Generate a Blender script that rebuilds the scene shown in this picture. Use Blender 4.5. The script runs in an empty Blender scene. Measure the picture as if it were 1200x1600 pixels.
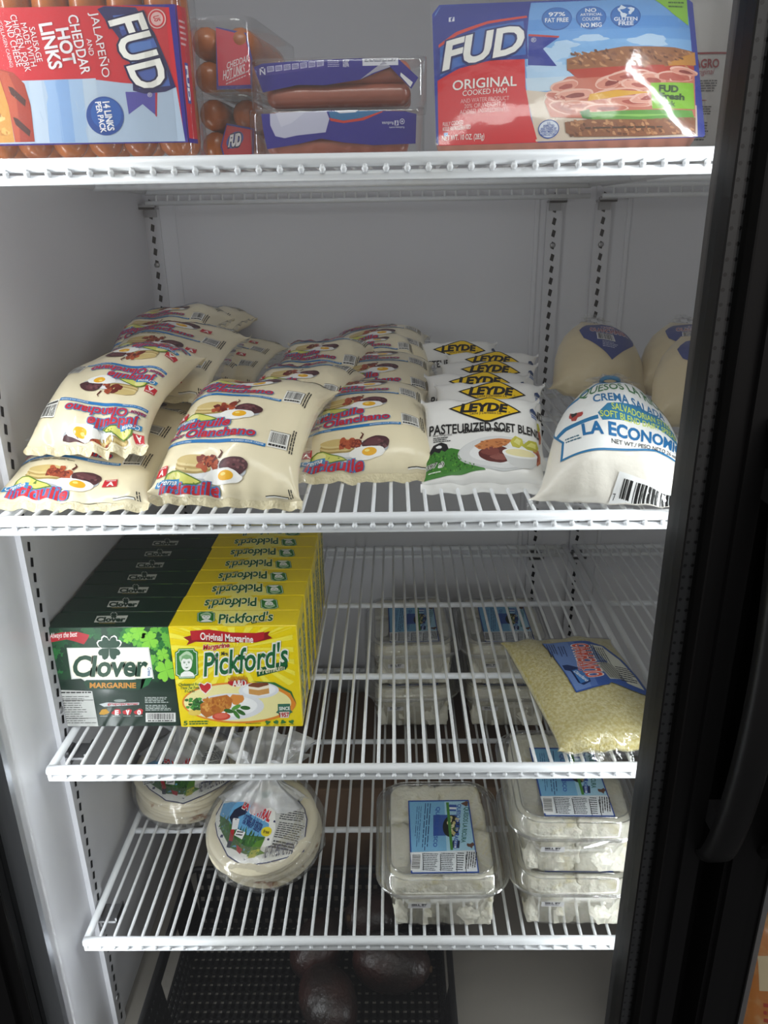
import bpy, bmesh, math, random
import numpy as np
from mathutils import Vector, Matrix

# ------------------------------------------------------------------ camera, world, lights, exposure
SC = bpy.context.scene
COL = SC.collection
CAM_POS = (.3674, -.6545, .5348)
YAW, PITCH, ROLL, FPX = .0161, .3662, -.0166, 1199.4
def make_camera():
    c, s = math.cos(YAW), math.sin(YAW)
    X0 = Vector((c, s, 0)); F0 = Vector((-s, c, 0)); Z = Vector((0, 0, 1))
    F = math.cos(PITCH)*F0 - math.sin(PITCH)*Z; U0 = math.sin(PITCH)*F0 + math.cos(PITCH)*Z
    R = math.cos(ROLL)*X0 + math.sin(ROLL)*U0; U = -math.sin(ROLL)*X0 + math.cos(ROLL)*U0
    cd = bpy.data.cameras.new('camera'); cd.sensor_width = 36; cd.lens = FPX/1600*36
    cd.clip_start = .01
    o = bpy.data.objects.new('camera', cd); COL.objects.link(o)
    m = Matrix((R, U, -F)).transposed().to_4x4(); m.translation = CAM_POS
    o.matrix_world = m
    SC.camera = o
make_camera()
w = bpy.data.worlds.new('store_light'); SC.world = w; w.use_nodes = True
nt = w.node_tree; bg = nt.nodes['Background']
tc = nt.nodes.new('ShaderNodeTexCoord'); sx = nt.nodes.new('ShaderNodeSeparateXYZ')
rp = nt.nodes.new('ShaderNodeValToRGB'); ma = nt.nodes.new('ShaderNodeMath'); ma.operation = 'MULTIPLY_ADD'
ma.inputs[1].default_value = .5; ma.inputs[2].default_value = .5
nt.links.new(tc.outputs['Generated'], sx.inputs[0]); nt.links.new(sx.outputs['Z'], ma.inputs[0])
nt.links.new(ma.outputs[0], rp.inputs[0]); nt.links.new(rp.outputs[0], bg.inputs[0])
e = rp.color_ramp.elements
e[0].position = .30; e[0].color = (.05, .05, .052, 1)
e[1].position = .75; e[1].color = (1.0, .97, .94, 1)
x = rp.color_ramp.elements.new(.50); x.color = (.52, .48, .46, 1)
bg.inputs[1].default_value = .62
def area(name, loc, direction, sx_, sy_, power, color=(1, 1, 1)):
    l = bpy.data.lights.new(name, 'AREA'); l.shape = 'RECTANGLE'; l.size = sx_; l.size_y = sy_; l.energy = power; l.color = color
    o = bpy.data.objects.new(name, l); COL.objects.link(o); o.location = loc
    o.rotation_euler = Vector(direction).to_track_quat('-Z', 'Y').to_euler()
    return o
# vertical light strips of the case, on both front posts just behind the door frame, and the store's ceiling lamps
LED_L, LED_R, STORE = 1.9, 2.2, 18.0
area('led_light_hinge_post', (-.007, -.050, .22), (.93, .37, 0), .012, 1.36, LED_L, (.96, .98, 1))
area('led_light_centre_post', (.645, -.043, .22), (-1, .06, 0), .012, 1.36, LED_R, (.96, .98, 1))
area('store_ceiling_lamp', (.5, -1.3, 2.3), (-.05, .45, -1), 1.4, .5, STORE, (1, .97, .93))
SC.view_settings.view_transform = 'Standard'
SC.view_settings.look = 'None'
SC.view_settings.gamma = 1
SC.view_settings.use_curve_mapping = False
SC.view_settings.exposure = 0.32
SC.cycles.transparent_max_bounces = 40
SC.cycles.max_bounces = 10
SC.cycles.use_denoising = True

RNG = random.Random(7)
# ------------------------------------------------------------------ materials
def lin(h):
    h = h.lstrip('#'); r = []
    for i in (0, 2, 4):
        c = int(h[i:i+2], 16)/255
        r.append(c/12.92 if c <= .04045 else ((c+.055)/1.055)**2.4)
    return (*r, 1)
MATS = {}
def mat(name, col, rough=.5, spec=.5, metal=0, bump=None, vary=None, sss=0, coat=0):
    """bump=(scale, strength, detail); vary=(scale, second colour, low, high)"""
    if name in MATS: return MATS[name]
    m = bpy.data.materials.new(name); m.use_nodes = True
    n = m.node_tree.nodes; l = m.node_tree.links; p = n['Principled BSDF']
    p.inputs['Base Color'].default_value = lin(col); p.inputs['Roughness'].default_value = rough
    p.inputs['Specular IOR Level'].default_value = spec; p.inputs['Metallic'].default_value = metal
    p.inputs['Coat Weight'].default_value = coat; p.inputs['Coat Roughness'].default_value = .12
    if sss:
        p.inputs['Subsurface Weight'].default_value = sss; p.inputs['Subsurface Radius'].default_value = (.01, .008, .006); p.inputs['Subsurface Scale'].default_value = .3
    if bump or vary:
        t = n.new('ShaderNodeTexCoord')
    if bump:
        tx = n.new('ShaderNodeTexNoise'); tx.inputs['Scale'].default_value = bump[0]; tx.inputs['Detail'].default_value = bump[2] if len(bump) > 2 else 3
        b = n.new('ShaderNodeBump'); b.inputs['Strength'].default_value = bump[1]; b.inputs['Distance'].default_value = .002
        l.new(t.outputs['Object'], tx.inputs['Vector']); l.new(tx.outputs['Fac'], b.inputs['Height']); l.new(b.outputs['Normal'], p.inputs['Normal'])
    if vary:
        tv = n.new('ShaderNodeTexNoise'); tv.inputs['Scale'].default_value = vary[0]; tv.inputs['Detail'].default_value = 5
        r = n.new('ShaderNodeValToRGB'); r.color_ramp.elements[0].color = lin(col); r.color_ramp.elements[1].color = lin(vary[1])
        r.color_ramp.elements[0].position = vary[2]; r.color_ramp.elements[1].position = vary[3]
        l.new(t.outputs['Object'], tv.inputs['Vector']); l.new(tv.outputs['Fac'], r.inputs[0]); l.new(r.outputs[0], p.inputs['Base Color'])
    MATS[name] = m; return m
def clear(name, base=.06, edge=.5, rough=.06, bump=None, tint='ffffff', milk=0):
    """thin clear plastic or glass sheet: see-through, with reflections that grow at the edges"""
    if name in MATS: return MATS[name]
    m = bpy.data.materials.new(name); m.use_nodes = True
    n = m.node_tree.nodes; l = m.node_tree.links; n.remove(n['Principled BSDF'])
    tr = n.new('ShaderNodeBsdfTransparent'); tr.inputs[0].default_value = lin(tint)
    gl = n.new('ShaderNodeBsdfGlossy'); gl.inputs['Roughness'].default_value = rough
    mx = n.new('ShaderNodeMixShader'); lw = n.new('ShaderNodeLayerWeight'); lw.inputs[0].default_value = .35
    mr = n.new('ShaderNodeMapRange'); mr.inputs['To Min'].default_value = base; mr.inputs['To Max'].default_value = edge
    l.new(lw.outputs['Facing'], mr.inputs['Value']); l.new(mr.outputs[0], mx.inputs[0])
    l.new(tr.outputs[0], mx.inputs[1]); l.new(gl.outputs[0], mx.inputs[2]); l.new(mx.outputs[0], n['Material Output'].inputs['Surface'])
    if bump:
        t = n.new('ShaderNodeTexCoord'); tx = n.new('ShaderNodeTexNoise'); tx.inputs['Scale'].default_value = bump[0]; tx.inputs['Detail'].default_value = 4
        b = n.new('ShaderNodeBump'); b.inputs['Strength'].default_value = bump[1]; b.inputs['Distance'].default_value = .004
        l.new(t.outputs['Object'], tx.inputs['Vector']); l.new(tx.outputs['Fac'], b.inputs['Height'])
        l.new(b.outputs[0], gl.inputs['Normal'])
    if milk:
        df = n.new('ShaderNodeBsdfDiffuse'); df.inputs[0].default_value = (.85, .86, .87, 1); m2 = n.new('ShaderNodeMixShader'); m2.inputs[0].default_value = milk
        l.new(mx.outputs[0], m2.inputs[1]); l.new(df.outputs[0], m2.inputs[2]); l.new(m2.outputs[0], n['Material Output'].inputs['Surface'])
    MATS[name] = m; return m
def ink(h, rough=.42):
    return mat('print_' + h.lower(), h, rough, .4)

M_WALL = mat('white_liner', 'd9d9de', .38, .4, bump=(60, .08))
M_FLOOR = mat('grey_floor_plate', '8d8880', .42, .5, bump=(90, .05))
M_WIRE = mat('white_coated_wire', 'e9ebee', .34, .5, bump=(300, .06), vary=(9, 'dcdcd8', .55, .8))
M_STEEL = mat('zinc_steel', '9c9c9e', .38, .5, 1, bump=(200, .05))
M_PIL = mat('white_pilaster', 'd2d2d7', .35, .5)
M_HOLE = mat('dark_slot', '121214', .8, .1)
M_BLACK = mat('black_frame', '0c0c0d', .34, .4)
M_GASKET = mat('black_gasket', '060607', .6, .3)
M_SPACER = mat('brushed_spacer', 'c9ccd3', .36, .5, .8, bump=(14, 1.0, 1))
M_DSPACER = mat('dark_spacer', '434345', .5, .4, .2)
M_GLASS = clear('door_glass', .035, .5, .01, tint='f6f8f8')
M_CREAM = mat('cream_film', 'f1e4c2', .30, .45, bump=(38, .55, 3), coat=.35)
M_CLEAR = clear('clear_film', .12, .6, .12, (70, .6), 'ffffff', .05)
M_FILM = clear('thin_wrap', .07, .55, .10, (60, .6))
M_TUB = clear('clear_tub', .07, .8, .05)
M_TUBRIM = clear('clear_tub_rim', .28, .9, .06)

# ------------------------------------------------------------------ object helpers
def link(name, me, parent=None):
    o = bpy.data.objects.new(name, me); COL.objects.link(o)
    if parent is not None: o.parent = parent
    return o
def thing(name, label, cat, loc=(0, 0, 0), rot=(0, 0, 0), group=None):
    o = bpy.data.objects.new(name, None); COL.objects.link(o); o.empty_display_size = .02
    o.location = loc; o.rotation_euler = rot; o['label'] = label; o['category'] = cat
    if group: o['group'] = group
    return o
def tag(o, label, cat, group=None):
    o['label'] = label; o['category'] = cat
    if group: o['group'] = group
    return o
def struct(o, label=None):
    o['kind'] = 'structure'
    if label: o['label'] = label
    return o
def dup(root, loc, rot, label, group=None):
    r = root.copy(); COL.objects.link(r); r.location = loc; r.rotation_euler = rot; r['label'] = label
    if group: r['group'] = group
    for ch in list(root.children):
        c = ch.copy(); COL.objects.link(c); c.parent = r
        for g in list(ch.children):
            d = g.copy(); COL.objects.link(d); d.parent = c
    return r

class MB:
    """collects shapes for ONE mesh"""
    def __init__(s): s.v = []; s.f = []; s.m = []; s.sm = []
    def add(s, vs, fs, mi=0, smooth=True):
        b = len(s.v); s.v += [tuple(map(float, p)) for p in vs]
        for f in fs: s.f.append([b+i for i in f]); s.m.append(mi); s.sm.append(smooth)
        return s
    def box(s, a, b, mi=0):
        (x0, y0, z0), (x1, y1, z1) = a, b
        return s.add([(x0,y0,z0),(x1,y0,z0),(x1,y1,z0),(x0,y1,z0),(x0,y0,z1),(x1,y0,z1),(x1,y1,z1),(x0,y1,z1)],
                     [(0,3,2,1),(4,5,6,7),(0,1,5,4),(1,2,6,5),(2,3,7,6),(3,0,4,7)], mi, False)
    def loft(s, rings, mi=0, smooth=True, cap=(True, True)):
        n = len(rings[0]); vs = [p for r in rings for p in r]; fs = []
        for i in range(len(rings)-1):
            for j in range(n):
                k = (j+1) % n
                fs.append((i*n+j, i*n+k, (i+1)*n+k, (i+1)*n+j))
        if cap[0]: fs.append(tuple(range(n-1, -1, -1)))
        if cap[1]: fs.append(tuple(range((len(rings)-1)*n, len(rings)*n)))
        return s.add(vs, fs, mi, smooth)
    def tube(s, path, r, n=10, mi=0, round_=True):
        P = [Vector(p) for p in path]; rings = []
        prev = None
        for i, p in enumerate(P):
            t = (P[min(i+1, len(P)-1)] - P[max(i-1, 0)]).normalized()
            if prev is None:
                a = Vector((0, 0, 1)) if abs(t.z) < .9 else Vector((1, 0, 0))
                u = t.cross(a).normalized()
            else:
                u = (prev - t*prev.dot(t)).normalized()
            prev = u; v = t.cross(u); rr = r[i] if hasattr(r, '__len__') else r
            rings.append([p + (u*math.cos(2*math.pi*k/n) + v*math.sin(2*math.pi*k/n))*rr for k in range(n)])
        return s.loft(rings, mi)
    def ball(s, c, r, n=10, mi=0, sc=(1, 1, 1)):
        rings = []
        for i in range(1, n):
            a = math.pi*i/n - math.pi/2
            rings.append([(c[0]+sc[0]*r*math.cos(a)*math.cos(2*math.pi*k/(2*n)), c[1]+sc[1]*r*math.cos(a)*math.sin(2*math.pi*k/(2*n)), c[2]+sc[2]*r*math.sin(a)) for k in range(2*n)])
        return s.loft(rings, mi)
    def mesh(s, name, mats):
        me = bpy.data.meshes.new(name); me.from_pydata(s.v, [], s.f)
        for m in (mats if isinstance(mats, (list, tuple)) else [mats]): me.materials.append(m)
        me.polygons.foreach_set('material_index', s.m); me.polygons.foreach_set('use_smooth', s.sm); me.update()
        return me
    def build(s, name, mats, parent=None): return link(name, s.mesh(name, mats), parent)
def bevel_box(name, a, b, m, parent=None, r=.002, seg=2):
    o = MB().box(a, b).build(name, m, parent)
    bm = bmesh.new(); bm.from_mesh(o.data)
    bmesh.ops.bevel(bm, geom=bm.edges[:], offset=r, segments=seg, affect='EDGES', profile=.5)
    bm.to_mesh(o.data); bm.free()
    return o
def rrect(w, d, r, z, n=5, cx=0, cy=0):
    pts = []
    for (sx, sy, a0) in ((1, 1, 0), (-1, 1, 90), (-1, -1, 180), (1, -1, 270)):
        for k in range(n+1):
            a = math.radians(a0 + 90*k/n)
            pts.append((cx+sx*(w/2-r)+r*math.cos(a), cy+sy*(d/2-r)+r*math.sin(a), z))
    return pts

# ------------------------------------------------------------------ flat artwork: shapes and lettering laid on a surface
TXT = {}
def glyphs(s, bold, shear):
    k = (s, round(bold, 4), round(shear, 3))
    if k in TXT: return TXT[k]
    cu = bpy.data.curves.new('lettering', 'FONT'); cu.body = s; cu.size = 1; cu.shear = shear; cu.offset = bold
    cu.resolution_u = 3; cu.space_line = .8; cu.align_x = 'CENTER'
    o = bpy.data.objects.new('lettering', cu); COL.objects.link(o)
    bpy.context.view_layer.update()
    me = bpy.data.meshes.new_from_object(o.evaluated_get(bpy.context.evaluated_depsgraph_get()))
    me.calc_loop_triangles()
    v = np.array([p.co[:2] for p in me.vertices]) if len(me.vertices) else np.zeros((0, 2))
    t = [tuple(q.vertices) for q in me.loop_triangles]
    bpy.data.objects.remove(o); bpy.data.curves.remove(cu); bpy.data.meshes.remove(me)
    TXT[k] = (v, t); return TXT[k]
def homography(src, dst):
    A = []; b = []
    for (x, y), (u, v) in zip(src, dst):
        A.append([x, y, 1, 0, 0, 0, -u*x, -u*y]); b.append(u)
        A.append([0, 0, 0, x, y, 1, -v*x, -v*y]); b.append(v)
    h = np.linalg.solve(np.array(A, float), np.array(b, float)); return np.append(h, 1).reshape(3, 3)
class Art:
    """2D artwork. Coordinates run x right, y DOWN in the frame of `quad` (TL,TR,BR,BL), which maps to the rectangle rect=(x0,y0,x1,y1), y up."""
    def __init__(s, quad, rect, seed=1):
        x0, y0, x1, y1 = rect
        s.H = homography(quad, [(x0, y1), (x1, y1), (x1, y0), (x0, y0)]); s.items = []; s.r = random.Random(seed); s.T = None
    def _put(s, pts, tris, col, L):
        p = np.array(pts, float)
        if s.T is not None: p = s.T(p)
        q = np.c_[p, np.ones(len(p))] @ s.H.T; p = q[:, :2]/q[:, 2:]
        s.items.append((p, tris, col, L)); return s
    def poly(s, pts, col, L=0): return s._put(pts, [tuple(range(len(pts)))], col, L)
    def rect(s, x0, y0, x1, y1, col, L=0): return s.poly([(x0, y0), (x1, y0), (x1, y1), (x0, y1)], col, L)
    def ell(s, cx, cy, rx, ry, col, L=0, n=28, rot=0, wob=0):
        c, d = math.cos(rot), math.sin(rot); ph = s.r.random()*6
        pts = []
        for k in range(n):
            a = 2*math.pi*k/n; q = 1 + wob*(math.sin(3*a+ph)+.6*math.sin(5*a+2*ph)+.4*math.sin(9*a+ph*3))
            X, Y = rx*q*math.cos(a), ry*q*math.sin(a); pts.append((cx+c*X-d*Y, cy+d*X+c*Y))
        return s.poly(pts, col, L)
    def text(s, t, x0, y0, x1, y1, col, L=3, bold=.0, shear=0, rot=0, outline=None, climb=0, arc=0):
        v, tr = glyphs(t, bold, shear)
        if not len(v): return s
        def R(v):
            v = v*np.array([1, -1.0])     # y down
            a = math.radians(rot); c, d = round(math.cos(a), 6), round(math.sin(a), 6)
            return np.c_[v[:, 0]*c - v[:, 1]*d, v[:, 0]*d + v[:, 1]*c]
        b = R(v); lo, hi = b.min(0), b.max(0)
        def F(v):
            q = (R(v)-lo)/np.maximum(hi-lo, 1e-9); u = q[:, 0].copy()
            X = x0+q[:, 0]*(x1-x0); Y = y0+q[:, 1]*(y1-y0) - climb*u + arc*((2*u-1)**2)
            return np.c_[X, Y]
        if outline:
            oc, oa = outline[:2]; ov, ot = glyphs(t, bold+oa, shear)
            if len(ov): s._put(F(ov), ot, oc, L-1)
        return s._put(F(v), tr, col, L)
    def lines(s, x0, y0, x1, y1, n, col, L=2, fill=.45, rag=.25, vert=False):
        for i in range(n):
            if vert:
                a = x0+(x1-x0)*i/n; b = a+(x1-x0)/n*fill; e = y1-(y1-y0)*rag*s.r.random(); y = y0
                while y < e:
                    q = min(e, y+(y1-y0)*(.06+.16*s.r.random())); s.rect(a, y, b, q, col, L); y = q+(y1-y0)*.025
            else:
                a = y0+(y1-y0)*i/n; b = a+(y1-y0)/n*fill; e = x1-(x1-x0)*rag*s.r.random(); x = x0
                while x < e:
                    q = min(e, x+(x1-x0)*(.06+.16*s.r.random())); s.rect(x, a, q, b, col, L); x = q+(x1-x0)*.025
        return s
    def barcode(s, x0, y0, x1, y1, L=1, digits=True, bg='f4f4f2', vert=False, n=26):
        s.rect(x0, y0, x1, y1, bg, L)
        px, py = (x1-x0)*.07, (y1-y0)*.08
        t = 0; ends = []
        while t < 1:
            wd = s.r.choice((.012, .012, .024, .034)); ends.append((t, min(1, t+wd))); t += wd+s.r.choice((.012, .02, .03))
        for a, b in ends:
            if vert: s.rect(x0+px, y0+py+(y1-y0-2*py)*a, x1-px-(.2*(x1-x0) if digits else 0), y0+py+(y1-y0-2*py)*b, '151515', L+1)
            else: s.rect(x0+px+(x1-x0-2*px)*a, y0+py, x0+px+(x1-x0-2*px)*b, y1-py-(.2*(y1-y0) if digits else 0), '151515', L+1)
        if digits and not vert: s.lines(x0+px, y1-.2*(y1-y0), x1-px, y1-.02*(y1-y0), 1, '222222', L+1, .7, 0)
        return s
    def clover(s, cx, cy, r, col, L=1, leaves=4, rot=.0, vein=None):
        for k in range(leaves):
            a = rot + 2*math.pi*k/leaves; d = (math.cos(a), math.sin(a)); e_ = (-d[1], d[0]); pts = []
            for (u, v) in ((0, 0), (.45, .42), (.72, .5), (.98, .40), (1.02, .18), (.88, 0), (1.02, -.18), (.98, -.40), (.72, -.5), (.45, -.42)):
                pts.append((cx+r*(u*d[0]+v*e_[0]), cy+r*(u*d[1]+v*e_[1])))
            s.poly(pts, col, L)
        return s
def build_art(art, surf, name, parent=None, clip=None, cut=None, eps=.0004, step=.00009, mesh_only=False):
    cols = []; bm = bmesh.new()
    for p, tris, col, L in art.items:
        if col not in cols: cols.append(col)
        mi = cols.index(col)
        vs = [bm.verts.new((q[0], q[1], L)) for q in p]
        for t in tris:
            try: f = bm.faces.new([vs[i] for i in t]); f.material_index = mi
            except ValueError: pass
    bmesh.ops.triangulate(bm, faces=[f for f in bm.faces if len(f.verts) > 4 or len(f.verts) == 4])
    if clip:
        for co, no in (((clip[0], 0, 0), (-1, 0, 0)), ((clip[2], 0, 0), (1, 0, 0)), ((0, clip[1], 0), (0, -1, 0)), ((0, clip[3], 0), (0, 1, 0))):
            bmesh.ops.bisect_plane(bm, geom=bm.verts[:]+bm.edges[:]+bm.faces[:], plane_co=co, plane_no=no, clear_outer=True)
    if cut:
        xs = [v.co.x for v in bm.verts]; ys = [v.co.y for v in bm.verts]
        for ax, (a, b) in ((0, (min(xs), max(xs))), (1, (min(ys), max(ys)))):
            k = math.floor(a/cut)+1
            while k*cut < b:
                co = [0, 0, 0]; no = [0, 0, 0]; co[ax] = k*cut; no[ax] = 1
                bmesh.ops.bisect_plane(bm, geom=bm.verts[:]+bm.edges[:]+bm.faces[:], plane_co=co, plane_no=no); k += 1
    me = bpy.data.meshes.new(name)
    bm.to_mesh(me); bm.free()
    n = len(me.vertices); co = np.empty(n*3); me.vertices.foreach_get('co', co); co = co.reshape(-1, 3)
    P, N = surf(co[:, 0], co[:, 1])
    P = P + N*(eps+step*co[:, 2:3])
    me.vertices.foreach_set('co', P.astype(np.float32).ravel())
    for c in cols: me.materials.append(ink(c))
    if cut: me.polygons.foreach_set('use_smooth', [True]*len(me.polygons))
    # faces look outwards
    me.update()
    if len(me.polygons):
        f = me.polygons[0]; i = f.vertices[0]
        bad = [p.index for p in me.polygons if Vector(N[p.vertices[0]]).dot(p.normal) < 0]
        if bad:
            b2 = bmesh.new(); b2.from_mesh(me); b2.faces.ensure_lookup_table()
            bmesh.ops.reverse_faces(b2, faces=[b2.faces[i] for i in bad]); b2.to_mesh(me); b2.free()
    return me if mesh_only else link(name, me, parent)
def plane_surf(o, ex, ey):
    o, ex, ey = (np.array(q, float) for q in (o, ex, ey)); nn = np.cross(ex, ey); nn /= np.linalg.norm(nn)
    return lambda x, y: (o + np.outer(x, ex) + np.outer(y, ey), np.repeat(nn[None], len(x), 0))

# ------------------------------------------------------------------ soft pouches
class Pouch:
    """filled film bag: x across, y along (y+ = top of the print), z out of the printed face"""
    def __init__(s, W, L, T, m=2.5, n=3.2, pw=.6, bend=0, tw=None, th=None, seed=0, wr=.0012, crimp=.0022, low=.0025, bottom=.75, skew=0, nx=56, ny=60):
        s.W, s.L, s.T, s.n, s.pw, s.bend, s.wr, s.crimp, s.low, s.bottom, s.skew, s.nx, s.ny = W, L, T, n, pw, bend, wr, crimp, low, bottom, skew, nx, ny
        t = np.linspace(0, math.pi, 801); c, d = np.cos(t), np.sin(t)
        X = -np.sign(c)*np.abs(c)**(2/m); Z = np.abs(d)**(2/m)
        l = np.r_[0, np.cumsum(np.hypot(np.diff(X)*W/2, np.diff(Z)*T/2))]
        s.P = l[-1]; s.q = l/s.P*2-1; s.X = X; s.Z = Z; s.tw, s.th = tw, th
        r = np.random.RandomState(seed); s.k = r.uniform(-1, 1, (10, 2)); s.ph = r.uniform(0, 6.28, 10); s.kx = r.uniform(120, 330, 6); s.phx = r.uniform(0, 6.28, 6)
    def pos(s, q, y):
        v = np.clip(2*y/s.L, -1, 1); hr = (1-np.abs(v)**s.n)**s.pw
        qq = np.where(np.abs(q) <= 1, q, np.sign(q)*2-q); up = np.where(np.abs(q) <= 1, 1., -s.bottom)
        xs = np.interp(qq, s.q, s.X); zs = np.interp(qq, s.q, s.Z)
        ac, af = s.W/2, s.P/2; a = ac+(af-ac)*(1-hr); h = s.T/2*hr
        if s.tw is not None: a = a*np.interp(v, np.linspace(-1, 1, len(s.tw)), s.tw)
        if s.th is not None: h = h*np.interp(v, np.linspace(-1, 1, len(s.th)), s.th)
        x = a*xs; z = h*zs*up
        d = 0
        for i in range(10):
            f = (22, 30, 45, 60, 80)[i % 5]; d = d + (s.low if i % 5 < 2 else s.wr)*.5*np.sin(f*(s.k[i, 0]*x*1.6+s.k[i, 1]*y*1.2)+s.ph[i])
        e = np.exp(-(1-np.abs(v))/.16)
        cr = sum(np.sin(s.kx[i]*x+s.phx[i]+3*v) for i in range(6))/2.2
        z = z + up*zs**.7*d*hr**.4 + s.crimp*e*cr*(1-.25*(hr < .02))
        x = x + s.skew*y
        if s.bend:
            f = s.bend*y; y, z = np.sin(f)/s.bend - z*np.sin(f), (1-np.cos(f))/s.bend + z*np.cos(f)
        return np.c_[x, y, z]
    def surf(s, sx, y):
        q = sx/(s.P/2); e = 2e-4
        P = s.pos(q, y); a = s.pos(q+e/(s.P/2), y)-s.pos(q-e/(s.P/2), y); b = s.pos(q, y+e)-s.pos(q, y-e)
        N = np.cross(a, b); N /= np.maximum(np.linalg.norm(N, axis=1, keepdims=True), 1e-12)
        return P, N
    def body(s, name, m, parent=None):
        qs = np.linspace(-1, 3, 2*s.nx+1)[:-1]; t = np.linspace(-math.pi/2, math.pi/2, s.ny+1); ys = .5*s.L*np.sin(t)*.6 + .5*s.L*np.linspace(-1, 1, s.ny+1)*.4
        g = MB(); rings = []
        for y in ys:
            rings.append(s.pos(qs, np.full(len(qs), y)))
        g.loft([[tuple(p) for p in r] for r in rings], cap=(False, False))
        return g.build(name, m, parent)
    def seal(s, end, name, m, parent, width=.008, droop=0, over=1.0):
        """flat fin at one end (-1 near, +1 far)"""
        g = MB(); n = 40; rows = []
        for j in range(4):
            r = []
            for i in range(n+1):
                q = -1+2*i/n
                p = s.pos(np.array([q*.999]), np.array([end*s.L/2*.9995]))[0]; p2 = s.pos(np.array([q*.999]), np.array([end*s.L/2*.97]))[0]
                dv = np.array([0, p[1]-p2[1], (p[2]-p2[2])]); dv[2] = dv[2]*.3; dv /= max(1e-9, np.linalg.norm(dv))
                wv = .0011*math.sin(i*1.1+end)*j/3
                rr = p + dv*width*j/3 + np.array([0, 0, wv - droop*(j/3)**2]); rr[0] *= over
                r.append(tuple(rr))
            rows.append(r)
        vs = [p for r in rows for p in r]; k = n+1
        g.add(vs, [(j*k+i, j*k+i+1, (j+1)*k+i+1, (j+1)*k+i) for j in range(3) for i in range(n)])
        return g.build(name, m, parent)
    def place(s, near, pitch, yaw, roll=0, flip=False):
        """location and rotation that put the near end's middle at `near`; pitch lifts the far end. flip: print turned end for end"""
        end = 1 if flip else -1
        tip = Vector(s.pos(np.array([1.0]), np.array([end*s.L/2]))[0]); tip.x = 0; tip.z = s.pos(np.array([0.0]), np.array([end*s.L/2]))[0][2]
        rot = (math.radians(-pitch if flip else pitch), math.radians(-roll if flip else roll), math.radians(yaw+(180 if flip else 0)))
        from mathutils import Euler
        return tuple(Vector(near) - Euler(rot).to_matrix() @ tip), rot

# ------------------------------------------------------------------ the case: liner, floor, posts, doors
ZF, ZC, YB, XR = -.475, .97, .606, 1.40
struct(MB().box((-.06, -.055, ZF-.02), (-.012, YB+.03, ZC)).build('wall_left', M_WALL))
struct(MB().box((-.012, YB, ZF-.02), (XR, YB+.03, ZC)).build('wall_back', M_WALL))
struct(MB().box((XR, -.055, ZF-.02), (XR+.04, YB+.03, ZC)).build('wall_right', M_WALL))
struct(MB().box((-.012, -.055, ZF-.02), (XR, YB, ZF)).build('floor', M_FLOOR))
struct(MB().box((-.06, -.055, ZC), (XR+.04, YB+.03, ZC+.03)).build('ceiling', M_WALL))
# raised channels of the liner beside the back pilasters
for i, (a, b) in enumerate(((.001, .035), (.585, .592), (.725, .732))):
    struct(bevel_box('trim_%d' % (i+1), (a, YB-.003, ZF), (b, YB+.001, ZC), M_WALL, None, .0015))
# slotted shelf pilasters
def pilaster(name, label, loc, rz, screws):
    t = thing(name, label, 'shelf rail', loc, (0, 0, rz), 'slotted shelf rails')
    g = MB(); wd, dp = .024, .006; H = ZC-ZF-.002
    g.box((-wd/2, -dp, 0), (wd/2, 0, H)); o = g.build('rail_strip', M_PIL, t)
    k = MB(); z = .02
    while z < H:
        for c in (0,):
            a = [(c-.0035, -dp-.0004, z-.0035), (c+.0015, -dp-.0004, z-.006), (c+.0035, -dp-.0004, z+.0035), (c-.0015, -dp-.0004, z+.006)]
            k.add(a, [(0, 1, 2, 3)], 0, False)
        z += .0165*1.06
    k.build('slot_row', M_HOLE, t)
    for zs in screws:
        q = MB().ball((0, -dp, zs-ZF), .0045, 5, 0, (1, .5, 1)); q.build('screw', M_STEEL, t)
    return t
pilaster('shelf_rail', 'slotted white rail on the left side wall near the door', (-.012, .058, ZF+.001), math.pi/2, (-.29, .03, -.42))
pilaster('shelf_rail', 'slotted white rail in the rear corner beside the left wall', (-.001+.0, YB-.0005, ZF+.001), 0, (.47,))
pilaster('shelf_rail', 'slotted white rail on the back wall, nearer the cream-bag columns', (.614, YB-.0005, ZF+.001), 0, (.49, -.03))
pilaster('shelf_rail', 'slotted white rail on the back wall, nearer the centre door post', (.688, YB-.0005, ZF+.001), 0, (.49, -.03))
def add_clip(x, y, z, rz, label):
    t = thing('shelf_clip', label, 'shelf clip', (x, y, z), (0, 0, rz), 'zinc shelf clips')
    g = MB(); g.box((-.009, -.003, -.014), (.009, 0, .004)); g.box((-.013, -.024, -.003), (.013, 0, .0)); g.box((-.013, -.024, -.003), (.013, -.022, .005))
    g.build('clip_bracket', M_STEEL, t)

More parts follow.
